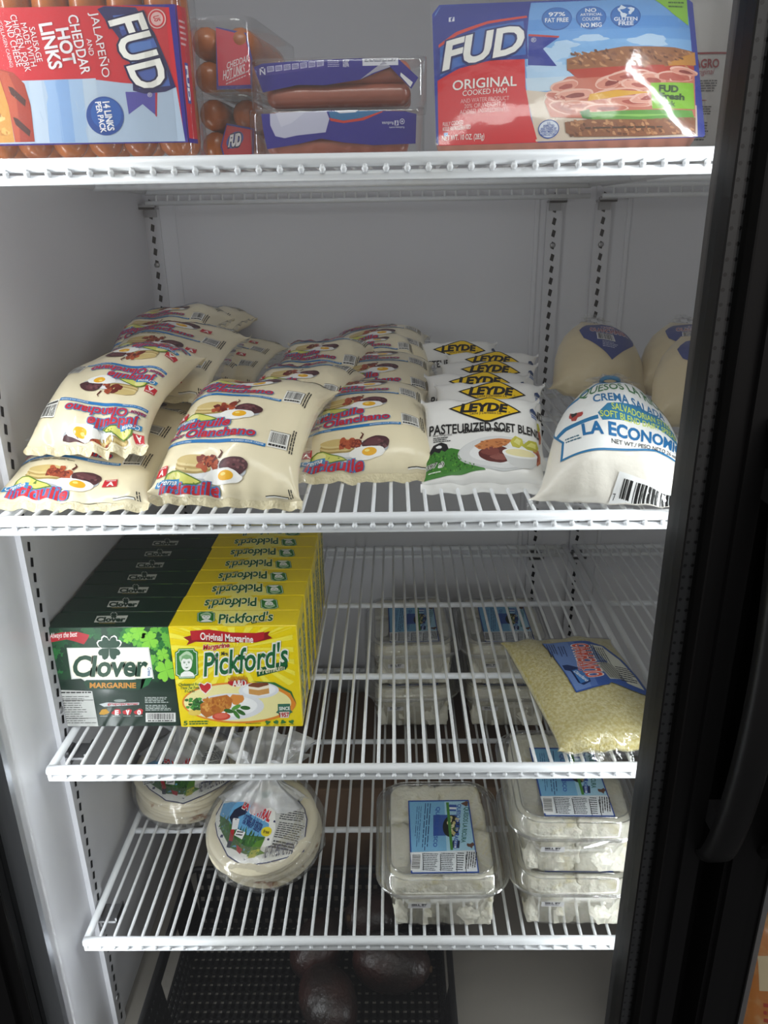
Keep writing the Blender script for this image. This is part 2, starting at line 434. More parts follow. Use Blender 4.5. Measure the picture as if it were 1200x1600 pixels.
# ------------------------------------------------------------------ wire shelves
SW, SD, PT, RW = .66, .575, .0165, .0019
def shelf_meshes():
    fr = MB()
    fr.tube([(-.002, 0, -.0035), (SW+.002, 0, -.0035)], .0052, 12)
    fr.tube([(-.002, .0008, -.0142), (SW+.002, .0008, -.0142)], .0037, 12)
    for x in (0, SW): fr.tube([(x, -.001, -.004), (x, SD, -.004)], .0042, 10)
    for x in (0, SW): fr.box((x-.002, -.003, -.015), (x+.002, .003, -.004))
    rl = MB()
    for y in (.176, .366, SD): rl.tube([(0, y, -.006), (SW, y, -.006)], .0040, 10)
    rl.tube([(0, SD, -.0205), (SW, SD, -.0205)], .0035, 8)
    wr = MB()
    for i in range(1, 40):
        x = i*PT
        wr.tube([(x, SD-.001, -.020), (x, SD+.002, -.004), (x, SD-.004, 0), (x, .004, 0), (x, -.0030, -.005), (x, -.0024, -.0125)], RW, 7)
        wr.ball((x, -.0036, -.0098), .0027, 4, 0, (1, .8, 1.0))
    return fr, rl, wr
_sh = shelf_meshes()
S1, S2, S3, S4 = .5805, .2819, 0.0, -.2461
shelf0 = thing('wire_shelf', 'white wire shelf at the top carrying ham and sausages', 'shelf', (0, 0, S1), group='white wire shelves')
_sh[0].build('rim_frame', M_WIRE, shelf0); _sh[1].build('cross_rails', M_WIRE, shelf0); _sh[2].build('wire_deck', M_WIRE, shelf0)
for z, t in ((S2, 'white wire shelf carrying rows of cream-coloured bags'), (S3, 'white wire shelf carrying the green and yellow cartons'), (S4, 'white wire shelf above the black basket, with clear tubs and tortillas')):
    dup(shelf0, (0, 0, z), (0, 0, 0), t)
X2 = .678
for z, t in ((S1, 'white wire shelf behind the centre door post, level with the ham'), (S2, 'white wire shelf behind the centre door post under the round cream bags'), (S3, 'white wire shelf behind the centre door post, level with the cartons')):
    dup(shelf0, (X2, 0, z), (0, 0, 0), t)
for z, t in ((S1, 'top'), (S3, 'carton')):
    add_clip(.614, YB-.007, z-.026, 0, 'zinc clip holding the rear corner of the %s shelf' % t)
    add_clip(.688, YB-.007, z-.026, 0, 'zinc clip behind the post, beside the %s shelf rear corner' % t)
add_clip(-.001, YB-.007, S1-.026, 0, 'zinc clip under the top shelf in the rear corner by the side wall')
add_clip(-.0055, .058, S4-.024, math.pi/2, 'zinc clip under the tub shelf on the side wall')
add_clip(-.0055, .058, S3-.024, math.pi/2, 'zinc clip under the carton shelf on the side wall')

# ------------------------------------------------------------------ light strips, door frames, glass, handles
for nm, x, sg, lb in (('light_strip', -.0155, 1, 'slim light strip on the hinge-side post behind the door frame'), ('light_strip', .652, -1, 'slim light strip on the centre post behind the door frame')):
    t = thing(nm, lb, 'lamp', (x, -.052 if sg > 0 else -.036, ZF+.02), (0, 0, 0), 'slim light strips')
    MB().box((-.003, -.008, 0), (.003, .006, 1.40)).build('light_housing', M_PIL, t)
YD = -.07
def door(name, label, x0, x1, hx, z0=-.62, z1=1.02, lw=.062, rw=.055):
    """x0..x1 is the see-through opening"""
    t = thing(name, label, 'door', (0, 0, 0), group='black glass doors')
    yb, yf = -.057, -.100
    def stile(a, b, inner):
        g = MB()
        g.box((a, yf+.006, z0), (b, yb, z1))
        a2, b2 = (a+.004, b-.016) if inner > 0 else (a+.016, b-.004)
        g.box((a2, yf, z0), (b2, yf+.007, z1))
        o = g.build('door_stile', M_BLACK, t)
    stile(x0-lw, x0-.020, 1); stile(x1+.020, x1+rw, -1)
    g = MB(); g.box((x0-lw, yf, z0-.05), (x1+rw, yb, z0)); g.build('door_rail', M_BLACK, t)
    g = MB(); g.box((x0-lw, yf, z1), (x1+rw, yb, z1+.05)); g.build('door_rail', M_BLACK, t)
    # spacers of the double glazing: bright on the hinge side, dark and perforated on the handle side
    MB().box((x0-.020, YD-.004, z0), (x0-.001, YD+.004, z1)).build('spacer_bar', M_SPACER, t)
    g = MB(); g.box((x1+.003, YD-.003, z0), (x1+.021, YD+.004, z1))
    g.build('spacer_bar', M_DSPACER, t)
    k = MB(); z = z0+.01
    while z < z1:
        for xx in (x1+.006, x1+.012, x1+.018):
            k.add([(xx+.0016*math.cos(a*math.pi/3), YD-.0034, z+.0016*math.sin(a*math.pi/3)) for a in range(6)], [(0, 1, 2, 3, 4, 5)], 0, False)
        z += .0105
    k.build('spacer_holes', M_HOLE, t)
    k = MB()
    for xx in (x1, x1+.0205, x0-.021): k.box((xx-.0008, yf+.004, z0), (xx+.0008, yb, z1))
    k.build('gasket', M_GASKET, t)
    MB().box((x0-.02, YD-.0125, z0), (x1+.02, YD-.0105, z1)).build('glass_pane', M_GLASS, t)
    if hx is not None:
        h = MB(); zt, zb = .392, -.020; n = 28; rings = []
        for i in range(n+1):
            f = i/n; z = zb+(zt-zb)*f; bow = (math.sin(math.pi*min(1, max(0, (f)))))**.55
            y = yf-.004-.042*bow; wd = .0135
            rings.append([(hx-wd, y+.007, z), (hx-wd*.9, y-.004, z), (hx-wd*.5, y-.0075, z), (hx+wd*.5, y-.0075, z), (hx+wd*.9, y-.004, z), (hx+wd, y+.007, z)])
        h.loft(rings)
        for zz in (zt-.05, zb+.05): h.box((hx-.009, yf-.03, zz-.012), (hx+.009, yf, zz+.012))
        h.build('door_handle', mat('black_handle', '111112', .42, .4), t)
    return t
door('glass_door', 'black-framed glass door closed in front of the whole display', 0.0, .595, .655)
door('glass_door', 'second black-framed glass door, mostly cut off beside the first', .738, 1.38, .712, lw=.064)
struct(MB().box((.640, -.056, ZF), (.700, -.046, ZC)).build('trim_4', M_BLACK))

# ------------------------------------------------------------------ bags of sour cream on the second shelf
PERIOD = .0605
def cream_art(seed, phase, L, sticker=-1, extra=False):
    a = Art(((-1, -1), (1, -1), (1, 1), (-1, 1)), (-.001, -.001, .001, .001), seed)   # millimetres, y down
    for k in range(-3, 4):
        oy = -(k*PERIOD+phase)*1000
        if abs(oy) > L*500+50: continue
        X = lambda v: v
        Y = lambda v: oy-(v-8)*.76
        # plate with tortillas, meat, beans, avocado and egg
        a.ell(-11, Y(26), 33, 9, 'b9bcc0', 0, 32); a.ell(-12, Y(27), 31, 7.6, 'e3e3e3', 1, 32)
        for i, c in enumerate(('a89055', 'd9c184', 'b79b5c', 'e0cb92', 'd2b979')):
            a.ell(-28, Y(28+2.6*i), 17, 4.4, c, 2+i*.35, 24, 0, .02)
        for i in range(14):
            a.ell(-15+a.r.uniform(-9, 10), Y(33+a.r.uniform(-5, 9)), 4, 2.8, a.r.choice(('7d2a17', '9c4224', '6a1c10', 'b3532f')), 4, 9, a.r.random()*3, .15)
        a.poly([(-6, Y(41)), (-3, Y(47)), (-5, Y(50)), (-4.2, Y(50.3)), (-1.5, Y(47)), (-4, Y(40))], '5a1a10', 4)
        a.ell(10, Y(32), 13.5, 7.5, '4a2329', 4, 28, 0, .03); a.ell(8, Y(34), 9, 4, '63343a', 4.5, 20, 0, .12)
        for i in range(10): a.ell(10+a.r.uniform(-10, 10), Y(32+a.r.uniform(-6, 6)), 1.6, 1.1, a.r.choice(('3a181d', '7a4a4d')), 5, 7)
        a.poly([(-53, Y(14)), (-52, Y(21)), (-47, Y(25.5)), (-41, Y(26)), (-33, Y(22)), (-22, Y(17)), (-17, Y(14)), (-22, Y(11.5)), (-38, Y(10))], '5d7a1f', 5)
        a.poly([(-51, Y(15)), (-50, Y(20.5)), (-46, Y(24)), (-41, Y(24.5)), (-33, Y(20.5)), (-22, Y(15.8)), (-19, Y(14)), (-24, Y(12.5)), (-38, Y(11.3))], 'd3d267', 5.5)
        a.ell(-43, Y(18.5), 5.5, 4, 'e9e49a', 6, 16)
        a.ell(1, Y(20.5), 17, 6.4, 'f5f3ee', 6, 24, 0, .06); a.ell(3.5, Y(21.3), 7, 4, 'f0b21c', 6.5, 20); a.ell(1.5, Y(22.7), 2.4, 1.3, 'fbe27e', 7, 12)
        # lettering
        a.poly([(-63, Y(8)), (-62, Y(14)), (-38, Y(16.5)), (-37.5, Y(11)), (-62, Y(7.3))], '2f86bd', 7)
        a.text('Crema', -60, Y(14.8), -40, Y(9.0), 'f2f6f8', 9, .012, .25, 0, ('1a5f94', .03), 1.2)
        a.text('jutiquile', -58, Y(12.5), -2, Y(-4.5), 'c41d31', 9, .03, .08, 0, ('3a7cba', .05), 2.2)
        a.text('sabor', -65, Y(-6.0), -46, Y(-12), 'b3202f', 9, .02, .2, 0, ('3a7cba', .04), 1)
        a.text('Olanchano', -44, Y(-1.5), 25, Y(-13.5), 'c41d31', 9, .03, .06, 0, ('3a7cba', .05), 1.5)
        a.poly([(-66, Y(-16.5)), (-30, Y(-15.5)), (36, Y(-17)), (36, Y(-21.5)), (-30, Y(-20)), (-66, Y(-21))], '1f77b8', 1)
        a.text('ACIDIFIED SOUR CREAM', 4, Y(-17.6), 34, Y(-19.9), 'dce9f2', 2, .01)
        a.text('NET WT. 14 OZ (400g)', -64, Y(-17.6), -36, Y(-19.9), 'dce9f2', 2, .01)
        if extra: a.lines(-64, Y(-22.5), 0, Y(-26), 2, '3b3b33', 1, .5, .2)
        a.barcode(37, Y(4), 56, Y(-20), 1, True, 'f3f1ea', False, 20)
        a.poly([(37, Y(4.4)), (57, Y(4.4)), (57, Y(-20.4)), (56.3, Y(-20.4)), (56.3, Y(3.7)), (37, Y(3.7))], '222222', 3)
        a.lines(58.5, Y(12), 63.5, Y(-24), 2, '2c2c28', 1, .5, .1, True)
        sx = -66 if sticker < 0 else 26
        a.poly([(sx, Y(19)), (sx+1, Y(31)), (sx+13, Y(31.5)), (sx+14, Y(19.5))], 'c81f2d', 6)
        a.text('A', sx+4, Y(27.5), sx+11, Y(20.5), 'f6f2ee', 7.5, .03)
        a.text('GRADE', sx+2.5, Y(30.4), sx+12, Y(28.4), 'f6f2ee', 7.5, .015)
    # closing bars of the film near both ends
    return a
SEALM = mat('crimped_film', 'e6d9b4', .3, .5, bump=(260, .8, 2), coat=.3)
def cream_bag(key, label, W, L, T, seed, phase, sticker=-1, extra=False, **kw):
    p = Pouch(W, L, T, seed=seed, **kw)
    t = thing('sour_cream_bag', label, 'bag', group='cream-coloured sour cream bags')
    p.body('bag_body', M_CREAM, t)
    a = cream_art(seed, phase, L, sticker, extra)
    build_art(a, p.surf, 'printed_film', t, clip=(-p.P/2*1.1, -L/2*.985, p.P/2*1.25, L/2*.985), cut=.0045, eps=.0005)
    p.seal(-1, 'end_seal', SEALM, t, .007, .002); p.seal(1, 'end_seal', SEALM, t, .007, .001)
    g = MB(); n = 26; rows = []
    for j in range(3):                                       # loose clear edge of the overwrap along one side
        r = []
        for i in range(n+1):
            y = -L/2*.93+L*.93*i/n; q = p.pos(np.array([1.0]), np.array([y]))[0]
            r.append((q[0]-.001+.0045*j+.0012*math.sin(i*.9+j), q[1], q[2]+.0015*math.sin(i*1.7+j)*j))
        rows.append(r)
    g.add([q for r in rows for q in r], [(j*(n+1)+i, j*(n+1)+i+1, (j+1)*(n+1)+i+1, (j+1)*(n+1)+i) for j in range(2) for i in range(n)])
    g.build('clear_edge', M_CLEAR, t)
    return t, p
BA = cream_bag('a', '', .130, .184, .052, 3, -.026, bend=-4.2, wr=.0018, low=.003)
BB = cream_bag('b', '', .128, .180, .050, 11, .012, bend=-3.0, low=.0045, wr=.002)
BC = cream_bag('c', '', .134, .185, .046, 23, -.026, 1, True, bend=-1.2, low=.0045, wr=.002)
ZS = S2+.010
used = set()
def put_bag(src, near, pitch, yaw, label, roll=0, flip=False):
    t, p = src; loc, rot = p.place(near, pitch, yaw, roll, flip)
    if id(t) not in used:
        used.add(id(t)); t.location = loc; t.rotation_euler = rot; t['label'] = label; return t
    return dup(t, loc, rot, label)
# column by the left wall
put_bag(BC, (.062, .018, ZS-.001), 12, -3, 'cream-coloured bag lying at the shelf edge under an upside-down bag', 0)
bup = put_bag(BB, (.074, .046, .334), 18, -8, 'upside-down cream-coloured bag lying on top of the bag at the shelf edge', -2, True); bup.scale = (.84, .98, 1.1)
put_bag(BC, (.086, .190, .356), 13, -5, 'cream-coloured bag on the raised layer directly behind the upside-down bag', 3)
put_bag(BB, (.066, .298, .364), 13, -3, 'topmost rear cream-coloured bag by the side wall with a blue strip at its top', 2)
put_bag(BA, (.082, .115, ZS), 4, -4, 'cream-coloured bag on the shelf wires tucked under and behind the upside-down bag')
put_bag(BA, (.078, .335, ZS+.002), 6, 0, 'bottom cream-coloured bag at the rear of the pile by the side wall')
put_bag(BB, (.066, .430, .350), 10, -8, 'small-looking cream-coloured bag poking out behind the raised pile by the wall', -6)
put_bag(BC, (.098, .420, .318), 8, -8, 'cream-coloured bag under the one poking out behind the raised pile')
# second column
put_bag(BA, (.207, .016, ZS), 21, -9, 'large cream-coloured bag at the shelf edge showing three printed plates', 0)
put_bag(BB, (.243, .126, ZS+.002), 21, -8, 'cream-coloured bag tucked behind the three-plate bag, its barcode side showing', 4)
put_bag(BB, (.262, .255, ZS+.012), 21, -6, 'rear cream-coloured bag of the column headed by the three-plate bag', 3)
# third column
BD = cream_bag('d', '', .132, .190, .054, 8, -.029, bend=-2.4, wr=.0018, low=.003)
put_bag(BD, (.338, .086, ZS), 13, 1, 'cream-coloured bag at the front of the column next to the white packs', 0)
put_bag(BD, (.350, .232, ZS+.010), 13, 1, 'cream-coloured bag second from the front in the column next to the white packs', 1)
put_bag(BB, (.345, .335, ZS+.022), 13, 2, 'cream-coloured bag third from the front in the column next to the white packs', 0)
put_bag(BD, (.348, .402, ZS+.036), 8, 0, 'rearmost cream-coloured bag in the column next to the white packs', -1)

# ------------------------------------------------------------------ white dairy spread packs
M_WFILM = mat('white_film', 'eceae6', .3, .45, bump=(50, .2, 3), coat=.3)
def spread_art():
    a = Art(((640, 392), (1165, 345), (1148, 792), (630, 772)), (-.060, -.0555, .060, .0455), 5)
    a.poly([(737, 418), (905, 347), (935, 347), (1068, 420), (915, 497), (885, 497)], '111111', 1)
    a.poly([(752, 418), (908, 356), (932, 356), (1052, 420), (910, 487), (888, 487)], 'f0c60a', 2)
    a.text('LEYDE', 783, 388, 1003, 440, '111111', 4, .055, .22)
    a.text('®', 1001, 430, 1010, 440, '111111', 4)
    a.text('Leche y Derivados S.A.', 826, 438, 968, 458, '222222', 4, .01, .2)
    a.text('PASTEURIZED SOFT BLEND', 652, 497, 1166, 548, '111111', 4, .02, .08, 0, None, -2)
    a.text('DAIRY SPREAD', 792, 530, 1000, 551, '111111', 4, .025)
    a.text('Keep refrigerated', 668, 545, 745, 560, '222222', 4); a.lines(668, 562, 742, 590, 3, '333333', 4, .5, .3)
    for k in range(4): a.poly([(1095+8*k, 300-8+2*k+30*0), (1100+8*k, 275+4*k), (1125, 262+6*k), (1150, 275+6*k), (1146, 280+6*k), (1125, 268+6*k), (1105+8*k, 280+4*k)], '2a3f63', 1)
    for k in range(4):
        q = [(1112+6*k, 400+0*k)]
        a.poly([(1116+7*k, 412-k), (1118+7*k, 385+3*k), (1138, 370+7*k), (1158, 380+7*k), (1156, 386+7*k), (1138, 377+7*k), (1124+7*k, 390+3*k)], '26406b', 1)
    a.rect(1122, 412, 1160, 418, '2d62a8', 1); a.rect(1122, 424, 1160, 430, '2d62a8', 1)
    # meadow with a cow
    a.poly([(634, 650), (660, 632), (700, 625), (740, 622), (780, 640), (800, 660), (870, 757), (628, 765)], '3c7d2a', 0)
    for i in range(150):
        x = a.r.uniform(640, 820); y = a.r.uniform(max(632, 640+(x-700)*.4), 752)
        a.poly([(x, y), (x+3, y-12), (x+7, y)], a.r.choice(('2a6420', '5c9c38', '1e4d18', '4f8c30')), 1)
    a.poly([(650, 632), (668, 600), (700, 588), (722, 600), (728, 625), (712, 640), (700, 628), (690, 645), (672, 632), (655, 648)], '17171a', 2)
    a.ell(690, 612, 12, 8, 'e8e8e6', 3, 12, 0, .1)
    a.text('397 g)', 634, 697, 706, 726, '1c1c1c', 5, .02, .1, 0, ('f2f2ee', .06), 5)
    a.lines(645, 738, 705, 752, 1, 'd8e4d0', 4, .4)
    # plate
    a.ell(952, 668, 190, 92, 'c5c6c6', 1, 44); a.ell(950, 664, 182, 86, 'd9d9d8', 2, 44); a.ell(950, 668, 140, 62, 'e9e9e8', 2.5, 40)
    a.poly([(832, 628), (880, 600), (940, 590), (1000, 592), (985, 615), (940, 640), (890, 655), (850, 650)], 'c47c48', 4)
    for i in range(26): a.ell(a.r.uniform(850, 970), a.r.uniform(604, 640), 7, 3, a.r.choice(('a55f31', 'd8985f', '8d4c26')), 5, 7)
    a.ell(920, 678, 72, 48, '5e2a26', 3.5, 28, 0, .03); a.ell(900, 665, 40, 24, '7d4038', 4, 22, 0, .1); a.ell(930, 695, 34, 18, '8b5148', 4, 22, 0, .12)
    a.poly([(990, 600), (1020, 568), (1052, 582), (1055, 612), (1030, 638), (1000, 632)], 'c8c04c', 4); a.poly([(1008, 604), (1026, 580), (1044, 592), (1034, 622)], 'e0da86', 5)
    a.poly([(1045, 622), (1085, 582), (1130, 576), (1138, 610), (1120, 640), (1070, 640)], 'b9b63c', 4); a.poly([(1068, 620), (1096, 592), (1122, 594), (1118, 622)], 'ded878', 5)
    a.poly([(1100, 632), (1135, 622), (1142, 660), (1135, 700), (1112, 725), (1100, 690)], 'b96e4e', 4); a.poly([(1120, 640), (1132, 650), (1126, 690), (1112, 705)], '8e3f30', 5)
    a.ell(1035, 668, 86, 30, 'f2f1ee', 6, 32); a.poly([(950, 668), (1120, 668), (1108, 715), (1080, 748), (1010, 752), (968, 720)], 'd2d2d0', 5.5); a.ell(1035, 666, 72, 22, 'efe3ae', 7, 30)
    return a
pz = Pouch(.116, .112, .032, m=2.3, n=8, pw=.5, seed=41, bend=1.6, low=.0016, crimp=.0012)
spread = thing('dairy_spread_pack', '', 'pack', group='white dairy spread packs')
pz.body('pack_body', M_WFILM, spread)
build_art(spread_art(), pz.surf, 'printed_film', spread, clip=(-pz.P/2*.97, -.0552, pz.P/2*.97, .0552), cut=.0045, eps=.0005)
pz.seal(-1, 'end_seal', M_WFILM, spread, .008, .003); pz.seal(1, 'end_seal', M_WFILM, spread, .006, 0)
names = ['front white pack with the yellow diamond, its plate picture fully visible', 'white pack just behind the front one, whole yellow diamond showing above it',
         'third white pack back, only a thin curve of its yellow diamond showing', 'fourth white pack back, its yellow diamond half covered from above',
         'fifth white pack back, upper half of its yellow diamond showing', 'rearmost white pack, a tilted yellow diamond against the back wall']
first = True
for (px, py, pzz, pit, yw), nm in zip(((.456, .064, ZS-.004, 32, -2), (.466, .128, ZS-.001, 33, -6), (.462, .176, ZS+.001, 33, -3), (.476, .246, ZS+.002, 33, -8), (.484, .310, ZS+.003, 33, -10), (.462, .385, ZS+.004, 35, 4)), names):
    loc, rot = pz.place((px, py, pzz), pit, yw)
    if first: spread.location = loc; spread.rotation_euler = rot; spread['label'] = nm; first = False
    else: dup(spread, loc, rot, nm)

# ------------------------------------------------------------------ gathered bags on the right of the second shelf
M_WCREAM = mat('white_cream_fill', 'ece6da', .3, .5, bump=(70, .5, 4), coat=.3)
M_TAN = mat('tan_cream_fill', 'd9c8a3', .32, .5, bump=(60, .4, 4), coat=.3)
def gather_neck(name, p, end_y, length, r0, parent, m, seed=3, up=.3):
    """pleated film neck beyond the far end"""
    g = MB(); rings = []; r = random.Random(seed); n = 28; ph = [r.uniform(0, 6.28) for _ in range(4)]
    c0 = p.pos(np.array([0.0]), np.array([end_y]))[0]
    for i, f in enumerate((0, .2, .4, .6, .8, 1.0)):
        rad = r0*(1-.75*math.sin(min(1, f*1.6)*math.pi/2)) + r0*.9*max(0, f-.55)
        rings.append([(c0[0]+rad*(1+.22*math.sin(7*a+ph[0])+.15*math.sin(11*a+ph[1]))*math.cos(a), c0[1]+length*f*math.cos(up), c0[2]+length*f*math.sin(up)+.55*rad*(1+.2*math.sin(9*a+ph[2]))*math.sin(a)) for a in (2*math.pi*k/n for k in range(n))])
    g.loft(rings, cap=(False, False)); return g.build(name, m, parent)
pe = Pouch(.120, .165, .074, m=2.2, n=4, pw=.55, seed=77, bend=-1.2, tw=(1.02, 1.05, 1.03, .97, .88, .74, .52, .22), th=(.9, 1, 1, .95, .85, .7, .5, .3), wr=.0022, crimp=.002, low=.003, bottom=.3)
eco = thing('cheese_cream_bag', 'white gathered bag with a blue-bordered label and a barcode, beside the door frame', 'bag')
pe.body('bag_body', M_WCREAM, eco)
a = Art(((225, 505), (520, 455), (765, 990), (45, 955)), (-.064, -.092, .064, .064), 9)
BL = '2476a8'
a.poly([(150, 573), (240, 540), (290, 490), (470, 462), (640, 590), (760, 752), (480, 716), (330, 738), (168, 766), (188, 690), (160, 640)], BL, 1)
a.poly([(158, 579), (246, 547), (296, 497), (466, 469), (632, 594), (744, 744), (480, 708), (330, 730), (178, 757), (196, 690), (168, 640)], 'f1f1ee', 2)
a.text('QUESOS LA RICURA', 248, 490, 590, 530, '3f7a49', 5, .012, 0, 0, None, 0, 26)
a.text('CREMA SALADA', 292, 542, 520, 572, '2a72a6', 5, .02)
a.poly([(300, 612), (330, 580), (420, 562), (500, 570), (560, 600), (580, 645), (450, 612), (310, 640)], '2f7fa8', 3)
a.text('SALVADORIAN STYLE', 340, 578, 540, 600, 'cfe05a', 5, .012); a.text('SOFT BLEND DAIRY SPREAD', 306, 606, 570, 628, 'cfe05a', 5, .012)
a.poly([(170, 652), (205, 634), (300, 620), (300, 634), (210, 648), (180, 664)], BL, 3); a.poly([(580, 606), (640, 622), (660, 640), (600, 628)], BL, 3); a.poly([(575, 636), (650, 648), (684, 664), (600, 654)], BL, 3)
a.text('LA ECONOMICA', 250, 642, 628, 690, '1f6ea6', 5, .035, .06)
a.text('NET WT./ PESO NETO 26 oz. (737g)', 330, 698, 622, 718, '2c2c2c', 5, .01)
a.ell(240, 604, 20, 14, 'b0413a', 3, 12, 0, .3); a.ell(236, 598, 9, 7, '222222', 4, 9, 0, .3); a.ell(596, 582, 20, 12, '555555', 3, 12, 0, .3)
a.lines(200, 680, 255, 704, 2, '3a6a80', 3, .5, .3); a.lines(655, 690, 715, 712, 3, '3a3a3a', 3, .5, .3)
a.poly([(355, 806), (602, 876), (570, 944), (325, 903)], 'f2f2f0', 1)
for i, bx in enumerate(np.linspace(0, 1, 30)):
    if i % 7 == 5: continue
    wd = (4, 6, 3, 8)[i % 4]; x0 = 372+212*bx; y0 = 831+50*bx
    a.poly([(x0, y0), (x0+wd, y0+wd*.24), (x0+wd-14, y0+62), (x0-14, y0+62)], '161616', 3)
a.text('69087 00318', 372, 900, 552, 940, '222222', 3, .005, 0, 0, None, -20); a.text('7', 336, 878, 346, 896, '222222', 3)
build_art(a, pe.surf, 'printed_film', eco, clip=(-pe.P/2*1.0, -.0822, pe.P/2*1.0, .0812), cut=.0045, eps=.0006)
gather_neck('gathered_neck', pe, .079, .030, .024, eco, M_CLEAR, 4, -.6)
k = MB(); c0 = pe.pos(np.array([0.0]), np.array([.081]))[0]
k.tube([(c0[0]+.009*math.cos(t), c0[1]+.006, c0[2]-.001+.005*math.sin(t)) for t in np.linspace(0, 6.1, 14)], .0022, 6); k.build('twist_tie', mat('blue_tie', '2c6f96', .5), eco)
pe.seal(-1, 'end_seal', M_CLEAR, eco, .010, .004)
loc, rot = pe.place((.568, .003, S2+.005), 29, -10); eco.location = loc; eco.rotation_euler = rot

def crema_art():
    a = Art(((-1, -1), (1, -1), (1, 1), (-1, 1)), (-.001, -.001, .001, .001), 12)
    a.poly([(-44, -22), (-34, -40), (0, -48), (34, -40), (44, -24), (34, -2), (12, 20), (-2, 36), (-18, 20), (-36, 0)], '3d4a86', 0)
    a.text('CREMA', -8, -38, 16, -29, 'd9b8c0', 2, .02); a.text('OLANCHANA', -28, -27, 28, -14, '8b3346', 3, .03, 0, 0, ('e4dbe2', .06))
    a.barcode(-20, -11, 4, 5, 1, False, 'dddde0'); a.lines(-14, 8, 6, 20, 4, 'c0c4d8', 2, .4, .3)
    return a
def crema_bag(label):
    p = Pouch(.115, .135, .085, m=2.1, n=2.6, pw=.5, seed=91, tw=(.92, 1.02, 1.05, 1.03, .95, .8, .55, .25), th=(1, 1.05, 1.05, 1, .9, .75, .55, .3), wr=.0018)
    t = thing('crema_bag', label, 'bag', group='round cream bags behind the centre door post')
    p.body('bag_body', M_TAN, t)
    build_art(crema_art(), p.surf, 'printed_label', t, cut=.005, eps=.0006)
    gather_neck('gathered_neck', p, .064, .026, .020, t, M_CLEAR, 8, -.5)
    return t, p
cb, cp = crema_bag('round tan cream bag with a blue heart-shaped label, standing farthest back')
for i, (near, pit, yw, lb) in enumerate((((.634, .330, S2+.028), 38, 4, None), ((.748, .338, S2+.026), 37, -6, 'round tan cream bag half hidden by crinkled film, between two others with blue labels'),
        ((.722, .188, S2+.028), 38, -4, 'round tan cream bag nearest the white gathered bag, blue label cut by the door frame'), ((.868, .338, S2+.028), 42, -8, 'round tan cream bag almost hidden at the door frame edge'))):
    loc, rot = cp.place(near, pit, yw, (14, 10, 4, 0)[i])
    if i == 0: cb.location = loc; cb.rotation_euler = rot
    else: dup(cb, loc, rot, lb)

# ------------------------------------------------------------------ margarine cartons on the third shelf
def carton(name, group, m, W, H, D, front, top, side=None, top_flip=False):
    t = thing(name, '', 'carton', group=group)
    bevel_box('carton_body', (-W/2, 0, 0), (W/2, D, H), m, t, .0008, 1)
    if front: build_art(front, plane_surf((-W/2, 0, 0), (1, 0, 0), (0, 0, 1)), 'front_print', t, clip=(.0003, .0003, W-.0003, H-.0003), eps=.0002, step=.00005)
    o = (W/2, D, H) if top_flip else (-W/2, 0, H); sg = -1 if top_flip else 1
    build_art(top, plane_surf(o, (sg, 0, 0), (0, sg, 0)), 'top_print', t, eps=.0002, step=.00005)
    if side: build_art(side, plane_surf((W/2, 0, 0), (0, 1, 0), (0, 0, 1)), 'side_print', t, eps=.0002, step=.00005)
    return t
CW, CH, CD = .1325, .1275, .0345
# green carton
g = Art(((75, 782), (1005, 782), (1085, 1500), (230, 1500)), (0, 0, CW, CH), 3)
g.poly([(75, 782), (1005, 782), (1047, 1160), (155, 1160)], '0d3a22', -2)
r = random.Random(5)
for i in range(150):
    f = r.random(); x = r.uniform(90, 1010); y = r.uniform(790, 1130)
    edge = abs(x-545)/480
    if edge < .45 and y > 860: continue
    c = r.choice(('14502a', '103f22', '1f6b30', '0c3520', '185a2c') if x < 640 else ('2f8530', '56a636', '165a2a', '23752f', '6ab83c', '0f4023'))
    if 95+ (y-782)*.2 < x < 1005+(y-782)*.1-12: g.clover(x, y, r.uniform(26, 60), c, -1+i*.012, 4, r.random()*1.5)
for x, y, q in ((780, 815, 62), (860, 880, 68), (985, 1100, 80), (700, 860, 40), (960, 985, 46)): g.clover(x, y, q, '86cf3e', 1, 4, .5)
g.poly([(100, 838), (200, 815), (320, 812), (410, 836), (400, 862), (370, 905), (290, 880), (240, 868), (108, 890)], 'b3202c', 1.2)
g.text('Always the best', 114, 820, 318, 872, 'f3e6e2', 2.5, .01, .15, 0, None, 12)
g.poly([(240, 930), (858, 930), (892, 1160), (760, 1160), (730, 1182), (390, 1182), (350, 1155), (278, 1160)], 'dadbd4', 1.4); g.poly([(248, 937), (850, 937), (882, 1153), (752, 1153), (724, 1174), (396, 1174), (356, 1148), (286, 1153)], 'f4f4f1', 1.6)
g.poly([(365, 1182), (390, 1165), (740, 1165), (800, 1160), (830, 1160), (800, 1236), (740, 1240), (400, 1232)], '123f29', 1.7); g.poly([(800, 1160), (885, 1150), (850, 1205), (790, 1236)], '1b6a37', 1.7)
g.text('Clover', 288, 985, 850, 1146, '11402a', 4, .03, .12, 0, ('f6f0dc', .05))
g.clover(560, 935, 98, 'f4f4ee', 2.2, 4, math.pi/4); g.clover(560, 935, 88, '143f2b', 2.6, 4, math.pi/4)
g.text('MARGARINE', 414, 1184, 758, 1224, 'c98a2e', 4, .035, 0, 0, None, -3)
g.text('Crema', 846, 1078, 872, 1140, '3466a0', 3, .02, 0, 90)
g.poly([(188, 1236), (432, 1246), (478, 1496), (232, 1494)], 'c9cac6', 1); g.lines(200, 1250, 430, 1262, 1, '2a2a2a', 2, .8, .1)
for i in range(13): g.lines(206+i*2.6, 1282+i*15.5, 436+i*2.6, 1282+i*15.5+9, 1, '50504e', 2, .55, .45)
